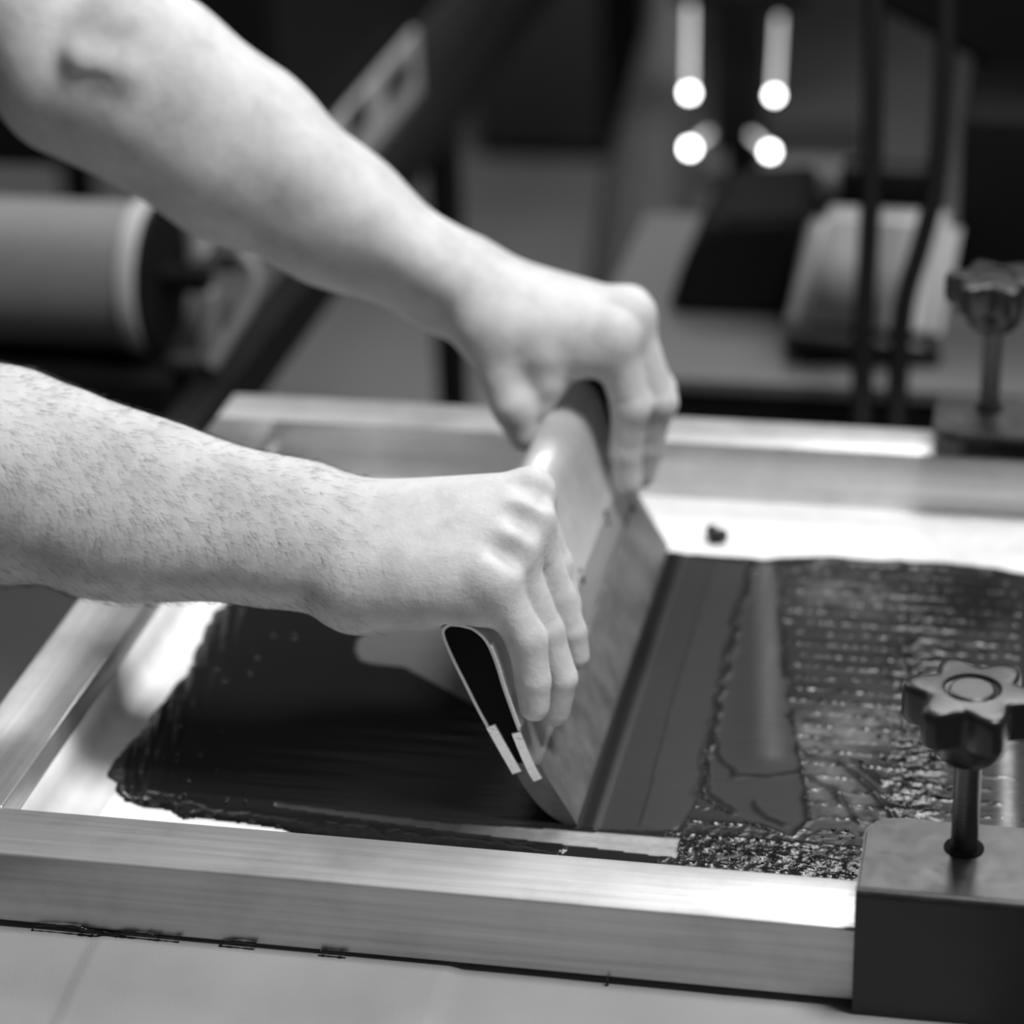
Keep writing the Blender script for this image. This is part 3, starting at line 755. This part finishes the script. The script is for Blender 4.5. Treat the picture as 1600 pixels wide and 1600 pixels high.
# ---------------- far arm and hand
elF = aY(118, 112, .375); shF = np.array((-0.235, 0.42, 0.475))
FNp = np.array((0.25, -0.45, 0.85)); FNp /= np.linalg.norm(FNp)
def far_arm(fd, fine=True):
    F = fd.grid()
    w0 = aY(700, 440, .372); a1 = aY(520, 335, .372); a2 = aY(370, 238, .372); a3 = aY(235, 145, .373)
    fd.cone(F, elF, shF, 0.0455, 0.056, 0.016)
    fd.cone(F, a3, elF, 0.0500, 0.0440, 0.014)
    fd.cone(F, a2, a3, 0.0475, 0.0500, 0.02)
    if not fine: return F
    fd.cone(F, a1, a2, 0.0365, 0.0475, 0.02)
    fd.cone(F, w0, a1, 0.0275, 0.0365, 0.02, FNp, 0.95)
    fd.cone(F, aY(760, 480, .370), w0, 0.0270, 0.0272, 0.014, (0, 1, 0.3), 0.85)
    fd.cone(F, aY(215, 55, .360), aY(470, 255, .355), 0.030, 0.016, 0.02)       # muscle ridge
    fd.cone(F, aY(470, 270, .352), aY(700, 440, .350), 0.014, 0.008, 0.02)       # tendons
    fd.ball(F, aY(748, 424, .385), 0.0135, 0.016)                                # ulna head
    # elbow crease
    fd.cone(F, aY(140, 98, .322), aY(196, 40, .325), 0.004, 0.0025, 0.010, op='sub')
    fd.cone(F, aY(120, 112, .325), aY(165, 118, .322), 0.0035, 0.002, 0.008, op='sub')
    fd.cone(F, aY(128, 92, .330), aY(200, 112, .326), 0.0045, 0.003, 0.016)
    K = [aY(958, 532, .350), aY(984, 495, .368), aY(980, 486, .388), aY(970, 484, .408)]
    wr = [aY(770, 490, .362), aY(775, 475, .370), aY(775, 468, .382), aY(775, 462, .392)]
    for i in range(4): fd.cone(F, wr[i], K[i], 0.0200, 0.0120, 0.014)
    fd.cone(F, aY(800, 520, .350), aY(905, 530, .350), 0.0205, 0.0130, 0.014)
    fd.cone(F, aY(880, 570, .345), aY(930, 560, .345), 0.0090, 0.0100, 0.010)
    base = F.copy()
    T = fd.grid()
    fd.chain(T, [aY(765, 520, .352), aY(792, 592, .340), aY(803, 632, .334), aY(820, 678, .333)], [0.0175, 0.0135, 0.0120, 0.0098], 0.006)
    R = smin(base, T, 0.012)
    # web fold between thumb and palm
    W_ = fd.grid(); fd.chain(W_, [aY(850, 560, .343), aY(858, 600, .340), aY(850, 632, .338)], [0.013, 0.0085, 0.006], 0.006)
    R = smin(R, W_, 0.008)
    fin = [
        ([K[0], aY(985, 633, .350), aY(978, 706, .349), aY(983, 756, .348)], [0.0125, 0.0108, 0.0090, 0.0078]),
        ([K[1], aY(1027, 624, .366), aY(1012, 700, .366), aY(1003, 742, .365)], [0.0120, 0.0100, 0.0088, 0.0076]),
        ([K[2], aY(1026, 606, .384), aY(1010, 676, .384), aY(1000, 715, .383)], [0.0110, 0.0094, 0.0084, 0.0074]),
        ([K[3], aY(1014, 590, .402), aY(1004, 645, .402), aY(995, 680, .401)], [0.0100, 0.0086, 0.0078, 0.0070])]
    for P, rs in fin:
        Ff = fd.grid(); fd.chain(Ff, P, rs, 0.002)
        fd.ball(Ff, P[1]+(P[1]-(P[0]+P[2])/2)*0.25, rs[1]*0.85, 0.006)
        B = base.copy(); fd.ball(B, P[0]+np.array((0.002, 0, 0.003)), rs[0]*0.88, 0.008)
        R = np.minimum(R, smin(B, Ff, 0.008))
    # skin folds above the squeegee
    fd.cone(R, aY(868, 572, .3215), aY(900, 540, .324), 0.0022, 0.0015, 0.005, op='sub')
    fd.cone(R, aY(905, 575, .3215), aY(925, 548, .324), 0.0018, 0.0012, 0.005, op='sub')
    carve(fd, R)
    return R

Vs, Fs, offv = [], [], 0
def addm(V, Q):
    global offv
    Vs.append(V); Fs.append(Q+offv); offv += len(V)
fN = Field((-0.175, 0.030, -0.022), (0.275, 0.205, 0.215), 0.0014)
addm(*fN.mesh(near_arm(fN)))
fF = Field((-0.185, 0.295, -0.012), (0.290, 0.450, 0.365), 0.0016)
addm(*fF.mesh(far_arm(fF)))

# the rest of the body, out of the picture on the left
fB = Field((-0.75, -0.12, -0.915), (-0.02, 0.58, 0.92), 0.009)
Bd = fB.grid()
def c_(a, b, ra, rb, k=0.03, **kw): fB.cone(Bd, a, b, ra, rb, k, **kw)
nk = (-0.27, 0.235, 0.56)
c_((-0.40, 0.235, 0.02), (-0.34, 0.235, 0.30), 0.150, 0.165, flat=(1, 0, 0), f=0.72)
c_((-0.34, 0.235, 0.30), (-0.30, 0.235, 0.42), 0.165, 0.150, flat=(1, 0, 0.3), f=0.72)
c_((-0.29, 0.075, 0.455), (-0.28, 0.395, 0.475), 0.062, 0.062)
c_((-0.29, 0.235, 0.47), nk, 0.070, 0.056)
c_((-0.265, 0.235, 0.57), (-0.225, 0.235, 0.64), 0.054, 0.056)
fB.ball(Bd, (-0.215, 0.235, 0.725), 0.092, 0.02, flat=(0, 1, 0), f=0.84)
c_((-0.205, 0.235, 0.70), (-0.165, 0.235, 0.640), 0.066, 0.048, 0.03, flat=(0, 1, 0), f=0.85)
c_((-0.118, 0.235, 0.715), (-0.098, 0.235, 0.680), 0.008, 0.013, 0.010)                     # nose
for s in (-1, 1):
    fB.ball(Bd, (-0.128, 0.235+s*0.033, 0.712), 0.012, 0.008, op='sub')
    fB.ball(Bd, (-0.138, 0.235+s*0.033, 0.711), 0.013, 0.003)
    c_((-0.215, 0.235+s*0.078, 0.735), (-0.222, 0.235+s*0.078, 0.690), 0.013, 0.009, 0.008)
    hip = (-0.42, 0.235+s*0.095, 0.0); kn = (-0.40, 0.235+s*0.12, -0.42); an = (-0.44, 0.235+s*0.13, -0.82)
    c_(hip, kn, 0.090, 0.062); c_(kn, an, 0.060, 0.042); c_(an, (-0.43, 0.235+s*0.13, -0.865), 0.042, 0.035)
    c_((-0.46, 0.235+s*0.13, -0.872), (-0.30, 0.235+s*0.15, -0.878), 0.036, 0.026, 0.02)
c_((-0.112, 0.215, 0.645), (-0.112, 0.255, 0.645), 0.007, 0.007, 0.006)                     # mouth
Bo = Bd.copy()
for fd_arm in (near_arm, far_arm):
    Bo = smin(Bo, fd_arm(fB, False), 0.02)
# remove what the fine grids already cover
def boxfield(fd, lo, hi):
    g = np.meshgrid(*fd.ax, indexing='ij'); d = None
    for i in range(3):
        e = np.maximum(lo[i]-g[i], g[i]-hi[i]); d = e if d is None else np.maximum(d, e)
    return d
Bc = Bo
for fd in (fN, fF):
    lo = fd.lo+0.016; hi = fd.lo+fd.h*(fd.n-1)-0.016
    Bc = np.maximum(Bc, -boxfield(fB, lo, hi))
addm(*fB.mesh(Bc))
V = np.concatenate(Vs); Q = np.concatenate(Fs)
pers = arr('person', V.tolist(), Q.tolist(), M['skin'])
tag(pers, 'person in dark T-shirt leaning over the screen, both bare hands gripping the squeegee', 'person')
sm = pers.modifiers.new('smooth', 'SMOOTH'); sm.factor = 0.5; sm.iterations = 3

# clothes and hair: offset shells of the body field
def shell(name, m, off, region, inner=0.004):
    F = Bo-off
    F = np.maximum(F, region); V, Q = fB.mesh(F.astype(np.float32))
    if len(V):
        o = arr(name, V.tolist(), Q.tolist(), m, pers); return o
g = np.meshgrid(*fB.ax, indexing='ij')
lim = np.maximum(-0.055-g[2], g[2]-(0.545+(g[0]+0.27)*0.4))
lim = np.maximum(lim, g[0]+0.165)
lim = np.maximum(lim, np.where(np.abs(g[1]-0.235) > 0.13, 0.33-g[2]+0.9*np.clip(-0.25-g[0], 0, 1)*8, -1))
shell('t_shirt', M['shirt'], 0.010, lim)
shell('trousers', M['trousers'], 0.011, np.maximum(g[2]+0.02, -0.83-g[2]))
for s in (-1, 1): shell('shoe', M['black'], 0.010, np.maximum(g[2]+0.835, -s*(g[1]-0.235)))
hd = np.maximum(Bo-0.012, -(g[2]-0.70+(g[0]+0.215)*-1.1)); shell('head_hair', M['hair'], 0.012, np.maximum(0.705+(g[0]+0.235)*0.75-g[2], 0.60-g[2]))

# fine hair on the near forearm
def nearest_surface(Vp, Np, n, sel):
    idxs = np.argwhere(sel)[:, 0]; r = np.random.RandomState(5); return idxs[r.randint(0, len(idxs), n)]
me_ = pers.data
nV = len(Vs[0]); co_ = np.empty(len(me_.vertices)*3); me_.vertices.foreach_get('co', co_); co_ = co_.reshape(-1, 3)
no_ = np.empty(len(me_.vertices)*3); me_.vertices.foreach_get('normal', no_); no_ = no_.reshape(-1, 3)
sel = np.zeros(len(co_), bool); sel[:nV] = (co_[:nV, 0] < 0.165) & (co_[:nV, 0] > -0.06)
camd = np.array([0.19, -0.88, 0.43])
sel &= (no_@camd > -0.35)
ids = nearest_surface(co_, no_, 2800, sel)
hv, hf = [], []; r_ = np.random.RandomState(9)
for i in ids:
    p = co_[i]; n = no_[i]
    if p[0] > 0.12 and r_.rand() < (p[0]-0.12)/0.05: continue
    d = np.array([1.0, -0.15, -0.30])+r_.randn(3)*0.13; d = d-n*(d@n)*0.80; d /= np.linalg.norm(d)
    L = r_.uniform(0.004, 0.010); s = np.cross(d, n); s /= np.linalg.norm(s)+1e-9; wd = 0.000045
    a = p-n*0.0006; b = p+d*L*0.55+n*(0.0008+0.0010*r_.rand()); c = p+d*L+n*(0.0006+0.0022*r_.rand())
    o_ = len(hv); hv += [a-s*wd, a+s*wd, a+n*wd*2, b-s*wd, b+s*wd, b+n*wd*2, c]
    hf += [(o_, o_+1, o_+4, o_+3), (o_+1, o_+2, o_+5, o_+4), (o_+2, o_, o_+3, o_+5), (o_+3, o_+4, o_+6), (o_+4, o_+5, o_+6), (o_+5, o_+3, o_+6)]
ah = arr('arm_hair', [tuple(v) for v in hv], hf, M['hair'], pers); ah['kind'] = 'stuff'

# ================================================================== WORKSHOP BEHIND
def ext_tubes(name, pts, r, m, parent=None, n=8):
    bm = bmesh.new(); tube(bm, bez(pts, n) if len(pts) > 2 else pts, r, 16); return obj(name, bm, M[m], parent, angle=50)
# --- long roller press on the left
ZB = -0.17
b0 = atZ(436, 588, ZB)                       # a point on the lower right edge of the rail
xr = b0.x; rail_y0 = 0.62; rail_y1 = 2.9
t = thing('roller_press', (xr-0.2, 1.2, FZ), 'black roller press behind the arms, with a sloping side rail and pale slotted guard', 'printing press')
bm = bmesh.new(); box(bm, (xr-0.030, rail_y0, ZB), (xr, rail_y1, ZB+0.046), 0.003); obj('side_rail', bm, M['black'], t)
lg = atZ(726, 216, ZB)
for yy in (lg.y, 0.78):
    bm = bmesh.new(); box(bm, (xr-0.030, yy, FZ), (xr-0.002, yy+0.045, ZB), 0.002); obj('leg', bm, M['black'], t)
for yy in (0.90, 2.6):
    bm = bmesh.new(); box(bm, (xr-0.85, yy, FZ), (xr-0.81, yy+0.045, ZB), 0.002); obj('leg', bm, M['black'], t)
# pale guard with two windows
xp = xr-0.036
g0 = atX(560, 262, xp); g1 = atX(655, 150, xp)
gz0 = ZB+0.044; 
bm = bmesh.new()
ga = atX(455, 300, xp).y; gb = atX(657, 150, xp).y
gtop = gz0+0.066
box(bm, (xp-0.006, ga, gz0), (xp, gb, gtop), 0.001); gp = obj('side_guard', bm, M['pale'], t); gp['label'] = 'pale grey side guard with two dark windows'
for (ax_, ay_, bx_, by_) in ((541, 150, 574, 216), (600, 92, 640, 155)):
    p = atX(ax_, (ay_+by_)/2, xp); q = atX(bx_, (ay_+by_)/2, xp); zc = (p.z+q.z)/2
    bm = bmesh.new(); box(bm, (xp-0.001, min(p.y, q.y), zc-0.015), (xp+0.002, max(p.y, q.y), zc+0.015), 0.0008); obj('guard_window', bm, M['dark'], gp)
bm = bmesh.new(); box(bm, (xp-0.40, ga+0.02, gtop-0.010), (xp-0.012, gb+0.75, gtop+0.17), 0.01); obj('housing', bm, M['black'], t)
bm = bmesh.new(); box(bm, (xp-0.006, gb+0.02, gz0), (xp, gb+0.30, gz0+0.06), 0.001); obj('rear_guard', bm, M['dark'], t)
# roll across the near end
rc_ = atD(250, 432, 2.05); RR = 0.0605
rl = thing('fabric_roll', (rc_.x-0.25, rc_.y, rc_.z), 'woven grey cylindrical roll with a pale rim and black end disc, behind the arms', 'roll')
def cyl_x(x0, x1, r, seg=64, bev=0.0006):
    bm = bmesh.new()
    tube(bm, [(x0, rc_.y, rc_.z), (x0+bev, rc_.y, rc_.z), (x1-bev, rc_.y, rc_.z), (x1, rc_.y, rc_.z)], [r-bev, r, r, r-bev], seg); return bm
obj('roll_body', cyl_x(rc_.x-0.75, rc_.x-0.016, RR-0.003), M['roll'], rl, angle=40)
obj('rim', cyl_x(rc_.x-0.016, rc_.x-0.001, RR+0.001, bev=0.002), M['pale'], rl, angle=40)  # pale tone paints in the edge highlight of the roll end
obj('end_disc', cyl_x(rc_.x-0.001, rc_.x+0.004, RR-0.001, bev=0.001), M['black'], rl, angle=40)
obj('axle', cyl_x(rc_.x+0.004, rc_.x+0.040, 0.012, 24), M['black'], rl, angle=40)
# cross beam and cradle under the roll
cb = atD(150, 560, 2.05)
bm = bmesh.new(); box(bm, (xr-0.9, cb.y-0.03, rc_.z-RR-0.030), (xr-0.05, cb.y+0.05, rc_.z-RR-0.001), 0.002); obj('cross_beam', bm, M['black'], t)
pz = atD(190, 640, 2.05)
bm = bmesh.new(); box(bm, (pz.x-0.010, cb.y-0.02, FZ), (pz.x+0.010, cb.y+0.02, rc_.z-RR-0.03), 0.001); obj('leg', bm, M['black'], t)
# pale brackets holding the axle
ext_tubes('bracket_arm', [atD(372, 392, 2.02), atD(398, 425, 2.02), atD(392, 470, 2.02), atD(362, 520, 2.02), atD(330, 572, 2.02)], 0.0058, 'grey', t)
bm = bmesh.new(); a = atD(295, 345, 2.04); b = atD(312, 412, 2.04); box(bm, (a.x, a.y, b.z), (b.x, a.y+0.02, a.z), 0.002); obj('bracket_plate', bm, M['pale'], t)
bm = bmesh.new(); a = atD(303, 460, 2.04); b = atD(325, 575, 2.04); box(bm, (a.x, a.y, b.z), (b.x, a.y+0.02, a.z), 0.002); obj('bracket_plate', bm, M['grey'], t)
bm = bmesh.new(); a = atD(330, 395, 2.1); b = atD(372, 430, 2.1); box(bm, (a.x, a.y, b.z), (b.x, a.y+0.02, a.z), 0.003); obj('bracket_block', bm, M['dark'], t)
bm = bmesh.new(); a = atD(262, 560, 2.03); b = atD(330, 582, 2.03); box(bm, (a.x, a.y, b.z), (b.x, a.y+0.02, a.z), 0.003); obj('bracket_foot', bm, M['dark'], t)
# crates on the floor under the press
for px0_, px1_, pyt, pyb, y_, mm, lab in ((70, 152, 598, 780, 2.35, 'dark', 'dark storage crate on the floor under the roll, left of the leg'), (212, 305, 600, 790, 2.35, 'dark', 'dark storage crate on the floor under the roll, right of the leg')):
    a = atZ(px0_, pyb, FZ); b = atZ(px1_, pyb, FZ); bm = bmesh.new()
    top = atY(px0_, pyt, a.y).z
    box(bm, (a.x, a.y, FZ), (b.x, a.y+0.30, top), 0.01); o = obj('storage_crate', bm, M[mm], None, angle=40)
    tag(o, lab, 'crate', 'crates under the press')
# --- dark cabinet behind, on the floor
a = atZ(748, 246, FZ); b = atZ(952, 250, FZ)
cbn = thing('floor_cabinet', ((a.x+b.x)/2, a.y+0.25, FZ), 'dark floor cabinet standing beyond the press, above the far wrist', 'cabinet')
bm = bmesh.new(); box(bm, (a.x, a.y, FZ), (b.x, a.y+0.5, FZ+0.75), 0.01); obj('body', bm, M['black'], cbn, angle=40)
bm = bmesh.new(); box(bm, (a.x+0.01, a.y-0.012, FZ+0.03), (b.x-0.01, a.y, FZ+0.34), 0.003); obj('door', bm, M['dark'], cbn, angle=40)
# pale rag hanging near the top
bm = bmesh.new(); p0 = atD(805, -30, 3.4); p1 = atD(815, 25, 3.4); p2 = atD(790, 60, 3.4)
tube(bm, bez([p0, p1, p2], 6), [0.014]*6+[0.020]*6+[0.004], 12)
tag(obj('hanging_rag', bm, M['grey'], None, True), 'small grey rag hanging at the top edge, left of the lamps', 'rag')
# --- grey tapered stand
ct = atD(1022, 90, 3.25); ft = Vector((ct.x, ct.y, FZ))
bm = bmesh.new(); cbm = atD(975, 470, 3.25)
prof = [(0.020, ct.z+0.25), (0.026, ct.z+0.04), (0.042, ct.z-0.05), (0.062, ct.z-0.16), (0.072, cbm.z-0.05), (0.085, FZ+0.05), (0.09, FZ)]
tube(bm, [(ct.x+0.012-(ct.z-z)*0.10, ct.y, z) for r, z in prof], [r for r, z in prof], 40)
st_ = tag(obj('tapered_stand', bm, M['grey'], None, angle=60), 'mid grey tapered round stand behind the far hand, left of the lamps', 'stand')
M['tabletop'] = mat('worn_grey_laminate', 0.10, 0.5, build=lambda nt, b: bump(nt, b, tex(nt, s=80), 0.1, 0.001))
# --- low work table behind the far bar, right
ZT2 = -0.135
f0 = atZ(1010, 588, ZT2); f1 = atZ(1448, 600, ZT2); k0 = atZ(1010, 486, ZT2)
tb2 = thing('work_table', ((f0.x+f1.x)/2, f0.y+0.2, FZ), 'low grey-topped work table with a dark edge behind the far frame bar', 'table')
yF = f0.y; yB = atZ(1150, 494, ZT2).y; yK = yB+0.25; xL_ = f0.x-0.06; xR_ = 0.95
bm = bmesh.new(); box(bm, (xL_, yF, ZT2-0.012), (xR_, yK, ZT2), 0.002); obj('table_top', bm, M['tabletop'], tb2)
bm = bmesh.new(); box(bm, (xL_+0.01, yF+0.004, ZT2-0.10), (xR_-0.01, yF+0.03, ZT2-0.0121), 0.002); obj('apron', bm, M['black'], tb2)
for x in (xL_+0.02, xR_-0.06):
    for y in (yF+0.03, yK-0.06):
        bm = bmesh.new(); box(bm, (x, y, FZ), (x+0.04, y+0.04, ZT2-0.012), 0.002); obj('leg', bm, M['black'], tb2)
# black crate on the table and shelf bar
a = atD(1045, 492, 2.25); b = atD(1232, 300, 2.25)
bm = bmesh.new(); 
prism(bm, [(atY(1042, 494, yB).x, ZT2+0.0005), (atY(1232, 494, yB).x, ZT2+0.0005), (atY(1258, 345, yB).x, atY(1256, 338, yB).z), (atY(1115, 345, yB).x, atY(1115, 345, yB).z), (atY(1066, 420, yB).x, atY(1066, 410, yB).z)], yB, yB+0.14, lambda u, v, d: Vector((u, d, v)))
fixn(bm); bmesh.ops.bevel(bm, geom=bm.edges[:], offset=0.006, segments=3, affect='EDGES')
tag(obj('storage_bin', bm, M['black'], None, angle=40), 'black wedge-sided bin standing on the grey table behind the far hand', 'bin')
sh = thing('low_shelf', (0.25, 2.5, FZ), 'pale-edged dark shelf unit below the four lamps', 'shelf')
a = atD(1095, 258, 3.35); b = atY(1335, 302, a.y)
bm = bmesh.new(); box(bm, (a.x, a.y, b.z), (b.x, a.y+0.06, a.z-0.004), 0.004); obj('shelf_board', bm, M['grey'], sh, angle=40)
bm = bmesh.new(); box(bm, (a.x+0.01, a.y+0.03, FZ), (b.x-0.01, a.y+0.30, b.z-0.0), 0.004); obj('shelf_body', bm, M['dark'], sh, angle=40)
# --- pale tilted tub with rounded corners on the table
def quadslab(name, q, t, th, m, parent, rad=0.012, label=None):
    P = [atD(x, y, t) for x, y in q]
    n = (P[1]-P[0]).cross(P[3]-P[0]).normalized()
    if n.dot(Vector(CAMP)-P[0]) < 0: n = -n
    bm = bmesh.new(); f = [bm.verts.new(p) for p in P]; g_ = [bm.verts.new(p-n*th) for p in P]
    bm.faces.new(f); bm.faces.new(g_[::-1])
    for i in range(4): bm.faces.new((f[i], g_[i], g_[(i+1) % 4], f[(i+1) % 4]))
    fixn(bm); bmesh.ops.bevel(bm, geom=bm.edges[:], offset=rad, segments=5, affect='EDGES')
    o = obj(name, bm, M[m], parent, angle=50)
    if label: o['label'] = label
    return o
TT = (ZT2+0.004-CAMP[2])/ray(1352, 570)[2]; tp = atD(1360, 540, TT)
tub = thing('plastic_tub', (tp.x, tp.y, ZT2), 'pale grey plastic tub tapering upward on the table, behind the cables', 'tub')
quadslab('tub_body', [(1278, 316), (1512, 330), (1470, 545), (1232, 522)], TT+0.01, 0.06, 'pale', tub)
quadslab('base_rim', [(1234, 524), (1474, 548), (1470, 572), (1238, 546)], TT, 0.06, 'black', tub, 0.003)
# --- cables and their box
def cable(pts, lab):
    o = ext_tubes('cable', pts, 0.0078, 'black', None); return tag(o, lab, 'cable', 'cables in front of the tub')
cable([atD(1366, -120, 1.90), atD(1365, 100, 1.90), atD(1362, 270, 1.90), atD(1356, 400, 1.90), atD(1350, 500, 1.90), atD(1347, 620, 1.90), atD(1345, 780, 1.88)], 'black cable hanging straight down, left of the two in front of the tub')
cable([atD(1478, -100, 1.90), atD(1476, 100, 1.90), atD(1463, 280, 1.90), atD(1440, 380, 1.90), atD(1412, 480, 1.90), atD(1402, 620, 1.90), atD(1398, 780, 1.88)], 'black cable bending to the left, right of the two in front of the tub')
p = atD(1400, 288, 1.92); bm = bmesh.new(); box(bm, (p.x-0.040, p.y-0.014, p.z-0.014), (p.x+0.036, p.y+0.02, p.z+0.014), 0.004)
tag(obj('junction_box', bm, M['black'], None, angle=40), 'small black box joining the two hanging cables', 'junction box')
# --- dark cabinet at right
ym = atZ(1550, 488, ZT2).y; a = atY(1503, 185, ym)
bm = bmesh.new(); box(bm, (a.x, ym, ZT2+0.0005), (a.x+0.30, ym+0.24, a.z), 0.008)
tag(obj('machine_box', bm, M['black'], None, angle=40), 'black machine box on the grey table at the right edge, behind the far star knob', 'machine')
# --- black machine head overhead, right
hd_ = thing('overhead_press', (1.2, 1.1, FZ), 'black overhanging machine head with a slanted lower edge, top right corner', 'machine')
P = [atD(1338, -4, 2.2), atD(1605, 146, 2.2), atD(1900, 300, 2.2), atD(1900, -400, 2.2), atD(1338, -400, 2.2)]
bm = bmesh.new(); yq = P[0].y
prism(bm, [(p.x, p.z) for p in P], yq, yq+0.12, lambda u, v, d: Vector((u, d, v))); fixn(bm)
bmesh.ops.bevel(bm, geom=bm.edges[:], offset=0.008, segments=3, affect='EDGES'); obj('press_head', bm, M['black'], hd_, angle=40)
bm = bmesh.new(); box(bm, (P[2].x-0.05, yq+0.02, P[2].z+0.05), (P[2].x+0.05, yq+0.10, CZ), 0.004); obj('post', bm, M['black'], hd_, angle=40)
# --- column with four rods; glow added for the highlights on their metal
lp = atD(1148, 130, 3.0)
col = thing('lamp_column', (lp.x, lp.y, FZ), 'black column carrying four small glowing round lamps, top right of centre', 'lamp')
a = atY(1112, 20, lp.y); b = atY(1186, 250, lp.y); a.x = atY(1112, 130, lp.y).x; b.x = atY(1184, 130, lp.y).x
bm = bmesh.new(); box(bm, (a.x, lp.y+0.02, b.z), (b.x, lp.y+0.08, a.z+0.02), 0.004); obj('column_body', bm, M['black'], col, angle=40)
bm = bmesh.new(); box(bm, ((a.x+b.x)/2-0.02, lp.y+0.08, FZ), ((a.x+b.x)/2+0.02, lp.y+0.12, a.z), 0.004); obj('post', bm, M['black'], col, angle=40)
M['lamp_hot'] = emis('glowing_lamp_tip', 0.8, 17.0); M['lamp_tube'] = emis('dim_glowing_rod', 0.6, 1.1)
for (x, y, x2, y2, s) in ((1077, 145, 1078, -60, 1.0), (1210, 149, 1216, 30, .9), (1078, 232, 1106, 212, 1.1), (1203, 237, 1172, 214, 1.0)):
    p = atD(x, y, 3.0); q = atD(x2, y2, 3.0)+Vector((0, 0.01, 0)); 
    bm = bmesh.new(); bmesh.ops.create_uvsphere(bm, u_segments=20, v_segments=12, radius=0.0052*s, matrix=Matrix.Translation(p)); l_ = obj('lamp_tip', bm, M['lamp_hot'], col, True)
    bm = bmesh.new(); tube(bm, [p, q], 0.0030, 10); obj('lamp_rod', bm, M['lamp_tube'], col, True)
bm = bmesh.new(); box(bm, (a.x-0.05, lp.y+0.03, a.z+0.0), (b.x+0.05, lp.y+0.05, a.z+0.02), 0.002); obj('cross_bar', bm, M['black'], col)
